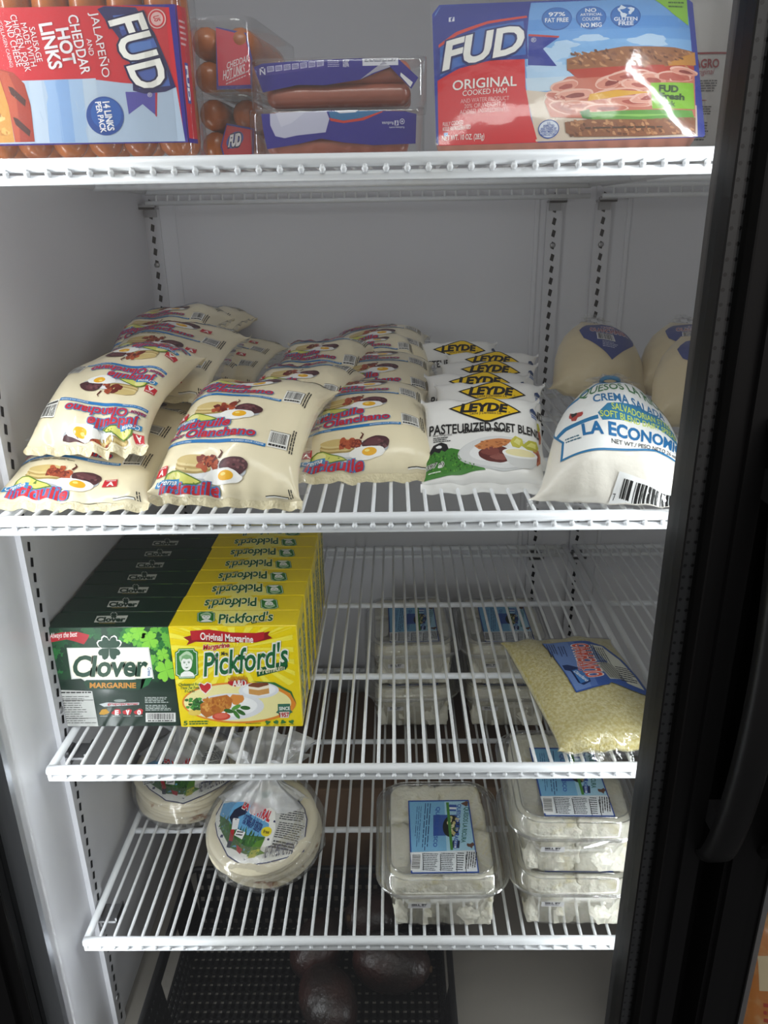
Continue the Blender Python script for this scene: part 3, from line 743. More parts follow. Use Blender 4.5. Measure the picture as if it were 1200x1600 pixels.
g.rect(214, 1308, 440, 1312, '2a2a2a', 2); g.rect(232, 1436, 462, 1439, '2a2a2a', 2)
g.ell(638, 1316, 46, 10, '8f9a95', 1, 16); g.poly([(484, 1340), (540, 1328), (640, 1332), (780, 1330), (778, 1346), (640, 1352), (520, 1358)], 'c9cfd0', 1); g.text('grupojaremar', 545, 1330, 776, 1352, 'b03038', 2, .03)
for x, c, t_ in ((520, 'c9962b', ''), (612, 'c02a30', 'E'), (692, 'c02a30', 'v'), (776, 'c02a30', '0')):
    g.ell(x, 1396, 34, 20, c, 1, 18, -.2, .12)
    if t_: g.text(t_, x-12, 1382, x+16, 1418, 'f2f2f0', 3, .05)
    g.lines(x-30, 1422, x+30, 1432, 1, 'a8b0ac', 2, .5, .2)
g.lines(822, 1292, 1018, 1338, 4, 'b9c2bd', 2, .5, .3); g.lines(826, 1348, 1024, 1392, 4, 'b9c2bd', 2, .5, .3)
g.barcode(826, 1404, 1046, 1468, 2, True, 'e4e4e0', False, 30)
gt = Art(((160, 660), (1070, 660), (1005, 780), (75, 780)), (0, 0, CW, CD), 4)
gt.poly([(462, 692), (700, 690), (676, 742), (442, 742)], 'b9bcb4', 1); gt.clover(590, 690, 28, 'b9bcb4', 1.2, 4, .8); gt.clover(590, 690, 23, '0e2c1e', 1.5, 4, .8)
gt.text('Clover', 458, 700, 682, 740, '0e2c1e', 3, .05, .1); gt.text('MARGARINE', 482, 745, 604, 753, '8a7a3a', 3, .02)
M_GCART = mat('dark_green_card', '0b2a1c', .33, .45, coat=.25)
M_GTOP = M_GCART
ordn = ['front', 'second', 'third', 'fourth', 'fifth', 'sixth', 'seventh', 'rearmost']
gc = carton('margarine_carton', 'dark green margarine cartons in a row', M_GCART, CW, CH, CD, g, gt)
yc = (0, .0347)
for i in range(8):
    lb = 'dark green margarine carton with the clover print facing out' if i == 0 else 'dark green margarine carton, %s from the front of the green row' % ordn[i] if i < 7 else 'dark green margarine carton, rearmost seen of the green row'
    loc, rot = (.0585+RNG.uniform(-.0006, .0006) if i else .0565, .066+i*.0349, S3+.002), (0, 0, RNG.uniform(-.006, .006) if i else 0)
    if i == 0: gc.location = loc; gc['label'] = lb
    else: dup(gc, loc, rot, lb)
# yellow carton
y = Art(((60, 690), (885, 700), (910, 1332), (133, 1318)), (0, 0, CW, CH), 6)
rr = random.Random(3)
for k in range(26):
    a0 = 2*math.pi*k/26; y.poly([(500, 830), (500+520*math.cos(a0), 830+330*math.sin(a0)), (500+520*math.cos(a0+.1), 830+330*math.sin(a0+.1))], 'f7e94a', -1)
y.items = [(np.clip(p, (0, 0), (CW, CH)), t_, c_, l_) for p, t_, c_, l_ in y.items]
RD = 'b81e27'
y.poly([(160, 752), (215, 740), (205, 712), (420, 722), (640, 748), (740, 724), (722, 748), (752, 770), (640, 795), (420, 790), (240, 782), (180, 802), (196, 776)], '8c1219', 1)
y.poly([(205, 712), (330, 706), (480, 728), (640, 734), (700, 728), (696, 772), (640, 790), (480, 786), (330, 768), (215, 772)], RD, 1.5)
y.text('Original Margarine', 272, 722, 624, 784, 'f6f0ea', 4, .02, .02, 0, None, -28)
y.text('Margarine', 288, 802, 464, 846, RD, 4, .03, .15, 0, ('f7f2d0', .05), 14)
def portrait(a, x0, y0, x1, y1, L=1):
    X = lambda u: x0+(x1-x0)*u; Y = lambda v: y0+(y1-y0)*v; S = (x1-x0); V = (y1-y0)
    o = [(.15, 0), (.85, 0), (.87, .07), (1, .12), (1, .88), (.87, .93), (.85, 1), (.15, 1), (.13, .93), (0, .88), (0, .12), (.13, .07)]
    a.poly([(X(u), Y(v)) for u, v in o], '2f7a32', L); a.poly([(X(.04+.92*u), Y(.03+.94*v)) for u, v in o], 'dfeee0', L+.4); a.poly([(X(.07+.86*u), Y(.05+.9*v)) for u, v in o], '2f7a32', L+.8)
    a.poly([(X(.2), Y(.93)), (X(.25), Y(.82)), (X(.4), Y(.75)), (X(.62), Y(.75)), (X(.78), Y(.82)), (X(.84), Y(.93))], 'f2f4ee', L+1.2)
    a.ell(X(.5), Y(.34), S*.30, V*.24, 'b9d3b0', L+1.2, 20, 0, .06); a.ell(X(.5), Y(.5), S*.235, V*.235, 'f3f5ef', L+1.6, 24)
    a.poly([(X(.26), Y(.42)), (X(.3), Y(.26)), (X(.5), Y(.19)), (X(.7), Y(.25)), (X(.76), Y(.42)), (X(.66), Y(.34)), (X(.5), Y(.36)), (X(.36), Y(.33))], '7fae78', L+1.8)
    for u in (.4, .6): a.ell(X(u), Y(.47), S*.05, V*.016, '2b5a2e', L+2, 10); a.ell(X(u), Y(.43), S*.06, V*.008, '3c6a3c', L+2, 8)
    a.poly([(X(.49), Y(.48)), (X(.53), Y(.55)), (X(.47), Y(.56))], 'a9c6a4', L+2); a.poly([(X(.4), Y(.61)), (X(.5), Y(.62)), (X(.6), Y(.61)), (X(.5), Y(.66))], '356a38', L+2)
portrait(y, 102, 822, 254, 1014)
y.text("Pickford's", 290, 846, 852, 1006, '176336', 5, .018, .1, 0, ('f3f2e8', .045), 56); y.text('Mrs.', 408, 848, 456, 872, '333a33', 5, .03, .1)
y.poly([(640, 962), (846, 910), (850, 950), (836, 970), (644, 1012)], '17552f', 2); y.text('Premium', 656, 960, 828, 998, 'efe9c0', 5, .01, .1, 0, None, 26)
y.text('vitamin', 450, 996, 580, 1032, 'c98a1c', 5, .03, 0, 0, None, 0, 10); y.ell(514, 1044, 66, 26, RD, 2, 24); y.text('A&D', 478, 1026, 570, 1072, 'f5efe8', 5, .03)
y.ell(520, 1172, 378, 130, 'e58a2a', .5, 48, .03); y.poly([(600, 1038), (760, 1050), (870, 1110), (900, 1190), (860, 1120), (760, 1068)], '2b6e33', .9)
y.ell(510, 1172, 356, 118, 'f1e7a4', 1, 48, .03); y.ell(455, 1196, 230, 84, 'dfe0e4', 1.4, 40); y.ell(450, 1192, 190, 66, 'f2f2f2', 1.7, 36); y.ell(652, 1098, 134, 50, 'e2e4ea', 1.6, 32); y.ell(655, 1094, 110, 38, 'f5f5f6', 1.9, 32)
y.poly([(586, 1084), (720, 1082), (722, 1118), (650, 1130), (586, 1118)], 'd39b53', 3); y.poly([(584, 1066), (722, 1062), (722, 1084), (650, 1096), (586, 1086)], 'f4e7cf', 3.2); y.poly([(584, 1060), (620, 1048), (712, 1050), (722, 1064), (650, 1080), (584, 1070)], '7a3f22', 3.4)
for i in range(40): y.ell(rr.uniform(172, 270), rr.uniform(1140, 1205), 14, 9, rr.choice(('2f6a2a', '3f8a35', '235420', '4c9a3c')), 2.5+i*.01, 8, 0, .2)
y.ell(225, 1226, 44, 20, 'e2c55a', 2.6, 18); y.poly([(262, 1176), (330, 1136), (440, 1120), (478, 1150), (466, 1200), (400, 1230), (300, 1262), (264, 1230)], 'b66a22', 3)
for i in range(46): y.ell(rr.uniform(285, 455), rr.uniform(1145, 1225), 16, 9, rr.choice(('c98536', 'dd9f4d', 'a85c1c', 'c27a2a')), 3.2+i*.01, 8, rr.random()*3, .2)
y.ell(505, 1150, 48, 32, 'd98a3a', 2.8, 18, 0, .1); y.ell(400, 1256, 60, 24, 'c9452f', 3.9, 22); y.ell(398, 1252, 46, 16, 'de6a52', 4, 18)
for x_, y_, q in ((450, 1222, .2), (500, 1200, -.4), (530, 1232, .5), (560, 1205, .1), (500, 1245, .9)): y.ell(x_, y_, 34, 13, rr.choice(('3f7d2c', '5a9a3a', '2f6424')), 4.2, 14, q)
y.poly([(250, 1050), (262, 1038), (290, 1050), (312, 1036), (340, 1048), (342, 1076), (300, 1118), (268, 1090)], 'f3ece0', 2); y.poly([(256, 1054), (270, 1044), (292, 1058), (314, 1042), (334, 1054), (334, 1074), (300, 1108), (272, 1086)], 'c22a30', 2.5)
y.text('Cholesterol Free\nTrans Fat Free\n0 Carbs', 122, 1040, 268, 1100, '2f6a34', 4, .015, .2)
y.poly([(776, 1186), (858, 1186), (860, 1226), (874, 1240), (858, 1246), (850, 1262), (786, 1262), (778, 1246), (762, 1240), (776, 1226)], '2f6a55', 2); y.text('SINCE', 784, 1204, 856, 1226, 'eef2ea', 4, .03); y.poly([(784, 1236), (852, 1236), (846, 1274), (790, 1274)], 'eae6dc', 3); y.text('1957', 786, 1240, 850, 1270, 'b81e27', 5, .04)
y.text('5', 150, 1278, 176, 1306, '2b6a2c', 4, .03); y.lines(186, 1280, 320, 1308, 2, '2b6a2c', 3, .55, .1); y.lines(560, 1302, 664, 1310, 1, '5a6a1c', 3, .5, .05)
for x_ in (706, 762, 808, 864): y.ell(x_, 1300, 17, 12, '3a7a3a', 3, 12, 0, .2); y.lines(x_-18, 1316, x_+18, 1322, 1, '5a6a1c', 3, .5, .1)
def ytop():
    t_ = Art(((115, 592), (905, 592), (885, 694), (60, 690)), (0, 0, CW, CD), 6)
    t_.poly([(430, 694), (560, 694), (700, 592), (300, 592)], 'f6ec7a', -1)
    portrait(t_, 248, 598, 366, 668); t_.text("Pickford's", 388, 614, 752, 678, '176336', 4, .02, .1, 0, ('f5f2c8', .04), 14)
    t_.poly([(606, 664), (728, 650), (728, 662), (610, 680)], '17552f', 2); t_.text('Premium', 616, 654, 722, 676, 'e6dfa0', 4, .02, .1, 0, None, 6)
    return t_
ys = Art(((0, 0), (10, 0), (10, 37), (0, 37)), (0, 0, CD, CH), 2)
ys.text("Pickford's", 2.8, 4, 7.4, 28, '176336', 3, .02, 0, -90, ('f3f2d8', .04)); ys.text('Premium', 1.5, 14, 2.5, 24, '2b6a3c', 3, .02, 0, -90); ys.barcode(2, 29.5, 8, 35.5, 1, True, 'eceae0')
M_YCART = mat('yellow_card', 'f2d70a', .33, .45, coat=.25)
yc0 = carton('margarine_carton', 'yellow margarine cartons in a row', M_YCART, CW+.005, CH+.0015, CD, y, ytop(), ys)
yc1 = carton('margarine_carton', 'yellow margarine cartons in a row', M_YCART, CW+.005, CH+.0015, CD, None, ytop(), ys, True)
for i in range(9):
    lb = ('yellow margarine carton with the meal picture facing out' if i == 0 else 'yellow margarine carton, %s from the front of the yellow row' % (ordn+['eighth'])[i] if i < 7 else ('yellow margarine carton, eighth from the front of the yellow row' if i == 7 else 'yellow margarine carton at the rear end of the yellow row'))
    loc, rot = (.1925+(RNG.uniform(-.0012, .0012) if i else -.0005), .064+i*.0351, S3+.002), (0, 0, RNG.uniform(-.012, .012) if i else 0)
    if i < 2: t = (yc0, yc1)[i]; t.location = loc; t.rotation_euler = rot; t['label'] = lb
    else: dup(yc1, loc, rot, lb)

# ------------------------------------------------------------------ bag of grated cheese on the third shelf
M_GRATED = mat('grated_cheese', 'e9dfae', .55, .35, bump=(520, 1.0, 2), vary=(300, 'cfc07c', .40, .60), coat=.2)
pm = Pouch(.130, .200, .034, m=2.6, n=5, pw=.5, seed=31, wr=.0014, crimp=.0012, low=.0022, skew=-.12)
mo = thing('grated_cheese_bag', 'clear bag of grated pale cheese with a blue sticker, lying on the wire shelf', 'bag')
pm.body('grated_cheese', M_GRATED, mo)
pm2 = Pouch(.1325, .2025, .0355, m=2.6, n=5.2, pw=.5, seed=31, wr=.0014, crimp=.0018, low=.0022, skew=-.12)
pm2.body('bag_film', M_FILM, mo)
a = Art(((10, 92), (735, 100), (925, 770), (210, 790)), (-.071, -.136, .071, .082), 8)
a.poly([(242, 126), (540, 125), (628, 140), (700, 235), (752, 345), (764, 458), (725, 455), (560, 408), (540, 420), (345, 445)], '35559a', 0)
a.poly([(248, 130), (400, 128), (440, 425), (350, 438)], '6a86bd', .5); a.poly([(400, 128), (440, 127), (480, 422), (440, 425)], '5470ae', .5)
a.text('QUESO MOLIDO', 398, 178, 468, 335, 'd56a5a', 3, .02, 0, -84+0, ('eedfe0', .05)); a.text('OLANCHANO', 418, 145, 528, 378, 'd4543f', 3, .03, 0, -90, ('f0e4e4', .06))
a.lines(455, 150, 520, 270, 1, 'c9603f', 3, .1, .1, True)
a.lines(262, 140, 320, 245, 4, '1e2c50', 2, .45, .3, True); a.lines(330, 160, 378, 235, 3, '27406f', 2, .45, .3, True)
a.poly([(312, 296), (345, 292), (372, 300), (408, 314), (440, 360), (446, 400), (400, 414), (372, 400), (350, 335), (318, 326)], '142c5c', 2); a.poly([(360, 330), (410, 320), (438, 370), (438, 395), (385, 405)], '3b74b4', 3); a.text('Olanchano', 366, 335, 432, 398, 'dfe8f2', 4, .02, 0, 70)
a.poly([(488, 140), (545, 150), (590, 260), (530, 268)], '7f93b8', 1); a.lines(496, 150, 560, 262, 5, '1d2c55', 2, .5, .3, True)
a.poly([(508, 278), (600, 276), (642, 382), (560, 390)], 'd9d8c8', 1)
for k in range(12): a.poly([(514+8*k, 282), (514+8*k+(3, 5)[k % 2], 282), (560+7*k+(3, 5)[k % 2], 384), (560+7*k, 384)], '2b2b30', 2)
a.poly([(538, 146), (612, 146), (680, 240), (728, 345), (742, 428), (655, 402), (600, 280)], 'd6d5c6', 1); a.lines(552, 160, 620, 290, 5, '33333a', 2, .45, .2, True); a.lines(625, 300, 735, 400, 7, '33333a', 2, .5, .3)
build_art(a, pm2.surf, 'paper_sticker', mo, clip=(-.07, -.098, .07, .098), cut=.005, eps=.0008)
pm2.seal(-1, 'end_seal', M_FILM, mo, .010, .001); pm2.seal(1, 'end_seal', M_FILM, mo, .008, 0)
mo.location = (.587, .103, S3+.021); mo.rotation_euler = (math.radians(3), 0, math.radians(3))

# ------------------------------------------------------------------ clear tubs of cheese on the lowest shelf
M_CHEESE = mat('fresh_cheese', 'f3efdf', .5, .35, bump=(220, 1.0, 5), vary=(55, 'ddd4b0', .55, .75), sss=.1)
def cheese_block(name, c, sz, seed, parent, rz=0):
    bm = bmesh.new(); bmesh.ops.create_cube(bm, size=1)
    bmesh.ops.subdivide_edges(bm, edges=bm.edges[:], cuts=15, use_grid_fill=True)
    from mathutils import noise
    cr, sr = math.cos(rz), math.sin(rz)
    for v in bm.verts:
        p = v.co.copy(); m_ = max(abs(p.x), abs(p.y), abs(p.z)); l = p.length
        q = p.lerp(p.normalized()*.62, .16)
        d = noise.noise(Vector((p.x*3, p.y*3, p.z*3))+Vector((seed*7.3, seed, 0)))*.07 + noise.noise(Vector((p.x*11, p.y*11, p.z*11))+Vector((seed, seed*3, 5)))*.05 + noise.noise(Vector((p.x*30, p.y*30, p.z*30)))*.045
        q *= 1+d
        x, y_, z = q.x*sz[0], q.y*sz[1], q.z*sz[2]
        v.co = (c[0]+x*cr-y_*sr, c[1]+x*sr+y_*cr, min(.0735, max(.0035, c[2]+z*1.06)))
    for f in bm.faces: f.smooth = True
    me = bpy.data.meshes.new(name); bm.to_mesh(me); bm.free(); me.materials.append(M_CHEESE)
    return link(name, me, parent)
def tub_label():
    a = Art(((66, 143), (246, 136), (300, 362), (90, 374)), (-.039, -.059, .039, .059), 4)
    a.poly([(66, 143), (246, 136), (300, 362), (90, 374)], '2c4fa0', 0); a.poly([(70, 147), (243, 140), (295, 358), (94, 370)], '7db6dd', .5)
    a.poly([(175, 143), (243, 140), (280, 292), (195, 300)], 'a9d3ea', .7)
    a.poly([(83, 305), (280, 290), (295, 358), (94, 370)], 'e2e6ea', 1)
    a.barcode(88, 306, 118, 364, 2, False, 'f0f0f0', True)
    a.lines(124, 306, 172, 364, 10, '3a3f44', 2, .45, .2); a.lines(178, 303, 222, 362, 10, '3a3f44', 2, .45, .2); a.lines(228, 300, 250, 360, 8, '3a3f44', 2, .45, .1); a.lines(256, 296, 290, 354, 5, '333333', 2, .5, .2, True)
    for x in (121, 175, 225, 253): a.poly([(x, 306), (x+2, 306), (x+8, 362), (x+6, 362)], '22262a', 3)
    a.poly([(145, 185), (215, 182), (228, 245), (150, 250)], '3b5da8', 1); a.ell(202, 218, 26, 34, '1d221c', 2, 24)
    for i in range(18): a.ell(202+a.r.uniform(-18, 18), 218+a.r.uniform(-26, 26), 5, 6, a.r.choice(('e3d9a6', 'c9bd80', '4c6b34', 'efe8c4')), 3, 8)
    a.poly([(180, 146), (188, 145), (214, 292), (206, 293)], '4c8a3a', 3.2)
    a.rect(184, 152, 212, 160, '3558a8', 3); a.rect(184, 160, 212, 166, 'eef2f6', 3); a.rect(184, 166, 212, 172, '3558a8', 3)
    a.rect(210, 262, 216, 286, '1c2a50', 3); a.rect(217, 262, 222, 286, 'eef2f6', 3); a.rect(223, 262, 232, 286, '1c2a50', 3)
    a.text('QUESO FRESCO', 150, 160, 164, 285, '2d57b0', 4, .02, 0, 90); a.text('QUESO DURO CASERO', 212, 150, 226, 288, '2d57b0', 4, .025, 0, 90)
    a.text('QUESOS LA RICURA', 233, 158, 250, 268, '3a7468', 4, .025, 0, 90)
    a.ell(236, 148, 10, 7, '6b4a3a', 3, 10, 0, .3); a.ell(266, 276, 11, 8, '6b4a3a', 3, 10, 0, .3)
    a.lines(118, 150, 140, 300, 3, '274a78', 2, .35, .15, True); a.lines(94, 160, 112, 290, 3, '35608f', 2, .3, .4, True)
    return a
def cheese_tub(name, label):
    t = thing(name, label, 'tub', group='clear tubs of white cheese')
    def loft(ch, nm, m, caps):
        g = MB(); g.loft([rrect(w_, d_, r_, z_, 6) for w_, d_, r_, z_ in ch], cap=caps); return g.build(nm, m, t)
    base = loft(((.104, .150, .020, .001), (.110, .157, .022, .003), (.134, .167, .026, .052), (.138, .170, .027, .056), (.150, .179, .032, .058)), 'tub_base', M_TUB, (True, False))
    g = MB()
    for z_, w_, d_ in ((.0595, .152, .181), (.0625, .154, .183), (.0565, .149, .178)):
        ring = rrect(w_, d_, .033, z_, 7); g.tube(ring+[ring[0], ring[1]], .0011, 6)
    g.build('tub_rim', M_TUBRIM, t)
    lid = loft(((.153, .182, .033, .060), (.140, .169, .029, .0605), (.136, .165, .028, .073), (.128, .157, .026, .0765), (.118, .147, .022, .0765), (.116, .145, .021, .0745)), 'tub_lid', M_TUB, (False, True))
    g = MB()
    for z_, w_, d_, r_ in ((.0750, .133, .162, .027), (.0765, .120, .149, .022)):
        ring = rrect(w_, d_, r_, z_, 7); g.tube(ring+[ring[0], ring[1]], .0008, 5)
    g.build('lid_rib', M_TUBRIM, t)
    build_art(tub_label(), plane_surf((.002, -.013, .0750), (1, 0, 0), (0, 1, 0)), 'paper_label', t, eps=.0006, step=.00005)
    for i, (x, y_, sx_, sy_, rz) in enumerate(((-.0285, -.032, .060, .092, .05), (.030, -.040, .060, .078, -.06), (-.028, .048, .062, .062, -.05), (.030, .038, .056, .078, .07))):
        cheese_block('cheese_piece', (x, y_, .0365), (sx_, sy_, .066+.004*(i % 2)), i+1, t, rz)
    q = Art(((0, 0), (10, 0), (10, 5), (0, 5)), (-.013, -.004, .013, .004), 2)
    q.rect(0, 0, 10, 5, 'd9d8d8', 0); q.text('SELL BY', 1.5, .5, 8.5, 2.3, '1e1e22', 2, .05); q.lines(1.6, 2.8, 8.4, 4.4, 1, '8a8690', 1, .6, .1)
    f = math.atan2(.005, .049)
    build_art(q, plane_surf((-.028, -.0838, .040), (1, 0, 0), (0, -math.sin(f), math.cos(f))), 'date_sticker', t, eps=.0006, step=.00005)
    return t
Z4 = S4+.003
tb = cheese_tub('cheese_tub', 'single clear tub of white cheese standing alone at the front, beside the tortilla bag')
tb.location = (.417, .091, Z4); tb.rotation_euler = (0, 0, .01)
HT = .0785
for loc, rz, lb in (((.572, .092, Z4), -.015, 'clear tub of white cheese under the other one at the front by the door frame'),
                    ((.568, .094, Z4+HT), -.02, 'clear tub of white cheese on top at the front by the door frame'),
                    ((.390, .470, Z4), .02, 'lower clear cheese tub of the rear stack, in line with the single front tub'),
                    ((.391, .472, Z4+HT), .03, 'upper clear cheese tub of the rear stack, in line with the single front tub'),
                    ((.545, .468, Z4), -.02, 'lower clear cheese tub of the rear stack nearest the centre post'),
                    ((.543, .470, Z4+HT), .0, 'upper clear cheese tub of the rear stack nearest the centre post')):
    dup(tb, loc, (0, 0, rz), lb)

# ------------------------------------------------------------------ tortilla bags
M_TORT = mat('flour_tortilla', 'e2d8bd', .65, .25, bump=(90, .5, 4), vary=(44, '9a6a3c', .62, .70))
M_NECK = clear('crinkled_film', .22, .65, .16, (120, 1.0), 'f4f5f6', .30)
def tort_label(seed):
    a = Art(((500, 430), (1060, 430), (1060, 850), (500, 850)), (-.063, -.066, .066, .042), seed)
    o = [(512, 520), (560, 470), (640, 450), (740, 452), (850, 440), (930, 460), (990, 505), (1024, 560), (1040, 640), (1056, 720), (980, 772), (880, 815), (760, 848), (660, 812), (560, 720), (500, 630)]
    i_ = [(520+(x-780)*.0+ (x-520)*.975+6, 645+(yy-645)*.965) for x, yy in o]
    a.poly(o, '2b2c5e', 0); a.poly(i_, 'ecebe6', .5)
    a.poly([(520, 545), (600, 525), (700, 520), (800, 560), (830, 640), (820, 720), (800, 770), (760, 790), (660, 770), (570, 690), (528, 610)], '69a9d8', 1)
    a.poly([(528, 612), (600, 640), (680, 700), (830, 690), (820, 730), (800, 775), (760, 792), (660, 772), (570, 690)], '3f6a34', 1.3)
    for k in range(90):
        x = a.r.uniform(545, 820); yy = 625+(x-530)*.35+a.r.uniform(-10, 60)
        if yy < 785: a.poly([(x, yy), (x+4, yy-30), (x+9, yy)], a.r.choice(('2a5026', '5a8a42', '3c7030', '1f4020')), 1.6)
    # dancer in a black and white dress, red shoes
    a.poly([(600, 575), (640, 540), (675, 548), (672, 590), (640, 610), (655, 650), (625, 665), (610, 640), (590, 620)], '1d2440', 2); a.ell(655, 538, 16, 14, '2a2226', 2.2, 12)
    a.poly([(612, 620), (650, 618), (660, 672), (630, 682)], 'e6e6ea', 2.4); a.poly([(625, 680), (645, 676), (662, 740), (640, 742)], 'b02a34', 2.4); a.poly([(636, 740), (662, 738), (660, 775), (640, 772)], '24283c', 2.5); a.poly([(690, 752), (730, 770), (726, 795), (700, 780)], 'b02a34', 2.6)
    a.poly([(700, 470), (750, 440), (790, 445), (780, 475), (735, 490)], '1f6b52', 2.2)
    a.text('LA CENTRAL', 640, 500, 820, 560, 'c82a38', 4, .05, .1, 0, ('f2ecec', .06), -55)
    a.text('Tortillas de Harina', 668, 570, 792, 615, '2a3f7c', 4, .03, .15, 0, None, -45); a.text('de Mejor Sabor', 674, 608, 790, 650, '2a3f7c', 4, .03, .1, 0, None, -38)
    a.ell(824, 662, 30, 26, 'e5d32c', 3, 18); a.text('free', 806, 652, 842, 672, '7a6a12', 4, .04)
    a.poly([(660, 672), (712, 684), (708, 722), (656, 706)], 'efeff0', 3); a.lines(664, 682, 704, 712, 2, '2a2a30', 4, .5, .1)
    a.poly([(790, 720), (830, 700), (825, 760), (860, 770), (800, 800), (765, 800)], '5d8a32', 2.2); a.poly([(782, 770), (830, 755), (812, 800), (775, 808)], 'b9b84c', 2.5)
    a.poly([(830, 452), (915, 462), (980, 505), (1014, 570), (1044, 700), (875, 770), (868, 640), (820, 520)], 'c9c8c4', 1)
    a.lines(835, 462, 955, 520, 5, '26262a', 2, .6, .1); a.lines(868, 530, 1010, 590, 5, '33333a', 2, .5, .15); a.lines(876, 600, 1028, 690, 8, '3a3a40', 2, .45, .25); a.lines(880, 700, 1030, 745, 3, '33333a', 2, .5, .3)
    a.text('NET WT./PESO NETO 2 lb (907 g)', 854, 735, 1040, 815, '2b2c5e', 3, .02, 0, 0, None, 62)
    a.barcode(525, 640, 590, 690, 2) if seed == 6 else None
    return a
def tortilla_bag(label, seed):
    t = thing('tortilla_bag', label, 'bag', group='bags of flour tortillas')
    R = .070; N = 7; h = .0065; rnd = random.Random(seed)
    for k in range(N):
        g = MB(); rings = []; n = 48; ox, oy = rnd.uniform(-.005, .005), rnd.uniform(-.005, .005); ph = rnd.uniform(0, 6)
        rad = lambda a: R*(1+.012*math.sin(3*a+ph)+.008*math.sin(7*a+ph*2))
        z0 = k*h; R = .070*rnd.uniform(.94, 1.0)
        for f, dz in ((.02, .0), (.6, .0), (.93, .0003), (1.0, .0022), (1.0, .0040), (.93, .0058), (.6, .0062), (.3, .0062), (.02, .0062)):
            rings.append([(ox+rad(a)*f*math.cos(a), oy+rad(a)*f*math.sin(a), z0+dz+.0008*math.sin(5*a+ph+f*4)*f) for a in (2*math.pi*q/n for q in range(n))])
        g.loft(rings); g.build('tortilla', M_TORT, t)
    zt = N*h+.0016; R = .070
    dome = lambda x, y_: np.c_[x, y_, zt-.0008-1.3*np.maximum(0, np.hypot(x, y_)-.045)**1.6*1.2+.0006*np.sin(x*160)*np.sin(y_*130+1)]
    def sf(x, y_):
        return dome(x, y_), np.repeat(np.array([[0, 0, 1.0]]), len(x), 0)
    build_art(tort_label(seed), sf, 'printed_label', t, cut=.005, eps=.0012)
    g = MB(); n = 56; rings = []; ph = [rnd.uniform(0, 6) for _ in range(4)]     # clear bag around the stack
    for f, z_ in ((.5, -.0012), (.96, -.0010), (1.05, .004), (1.07, .016), (1.06, .030), (1.02, .044), (.9, zt+.0010), (.6, zt+.0012)):
        rings.append([(R*f*(1+.018*math.sin(9*a+ph[0]+z_*60)+.012*math.sin(15*a+ph[1]))*math.cos(a)*(1.03), R*f*(1+.018*math.sin(8*a+ph[2]-z_*50))*math.sin(a)*1.03+.002, z_) for a in (2*math.pi*q/n for q in range(n))])
    g.loft(rings, cap=(True, False)); g.build('bag_film', M_CLEAR, t)
    g = MB(); rings = []; n = 40                                                    # gathered neck standing up behind the label
    for f, rx, yy, zz in ((0, .050, .030, zt-.002), (.2, .036, .036, zt+.008), (.4, .020, .040, zt+.018), (.55, .012, .044, zt+.026), (.7, .022, .050, zt+.036), (.85, .040, .058, zt+.048), (1, .056, .068, zt+.060)):
        rings.append([(rx*(1+.25*math.sin(6*a+ph[3])+.15*math.sin(11*a+ph[1]))*math.cos(a)-.006, yy+rx*.5*(1+.3*math.sin(7*a+ph[0]))*math.sin(a), zz+.006*math.sin(5*a+f*5)*f) for a in (2*math.pi*q/n for q in range(n))])
    g.loft(rings, cap=(False, False)); g.build('gathered_neck', M_NECK, t)
    return t
t1 = tortilla_bag('bag of flour tortillas at the front, its label showing a dancer and a text panel', 5)
t1.location = (.196, .128, S4+.024); t1.rotation_euler = (math.radians(14), 0, math.radians(-12))
t2 = tortilla_bag('bag of flour tortillas pushed back under the green cartons, by the side wall', 6)
t2.location = (.066, .235, S4+.016); t2.rotation_euler = (math.radians(9), 0, math.radians(12))

# ------------------------------------------------------------------ floor of the case: basket, avocados, cardboard box
M_BASK = mat('black_plastic', '0d0d0e', .45, .4)
bx0, bx1, by0, by1, zb0, zb1 = .052, .432, -.035, .225, ZF+.002, -.372
b = thing('plastic_basket', 'shallow black plastic basket with slotted sides on the case floor', 'basket', ((bx0+bx1)/2, (by0+by1)/2, zb0))
bw, bd, bh = bx1-bx0, by1-by0, zb1-zb0
def slotted(g, o, ex, ey, nu, nv, wu, wv, th, holes=None):
    """panel of bars: o origin, ex/ey edges, nu x nv slots"""
    o, ex, ey = Vector(o), Vector(ex), Vector(ey); nn = ex.cross(ey).normalized()*th
    def bar(u0, u1, v0, v1):
        P = [o+ex*u+ey*v for u, v in ((u0, v0), (u1, v0), (u1, v1), (u0, v1))]
        g.add(P+[p+nn for p in P], [(0, 3, 2, 1), (4, 5, 6, 7), (0, 1, 5, 4), (1, 2, 6, 5), (2, 3, 7, 6), (3, 0, 4, 7)], 0, False)
    for j in range(nv+1):
        v = j/nv; bar(0, 1, max(0, v-wv), min(1, v+wv))
    for i in range(nu+1):
        u = i/nu; off = 0
        bar(max(0, u-wu), min(1, u+wu), 0, 1)
g = MB(); slotted(g, (-bw/2+.012, -bd/2+.012, 0), (bw-.024, 0, 0), (0, bd-.024, 0), 34, 18, .0075, .016, .003); g.build('basket_floor', M_BASK, b)
for nm, o, ex, ey in (('basket_side', (-bw/2+.012, bd/2-.012, 0), (bw-.024, 0, 0), (0, .010, bh)), ('basket_side', (bw/2-.012, -bd/2+.012, 0), (-(bw-.024), 0, 0), (0, -.010, bh))):
    g = MB(); slotted(g, o, ex, ey, 30, 5, .008, .05, .003); g.build(nm, M_BASK, b)
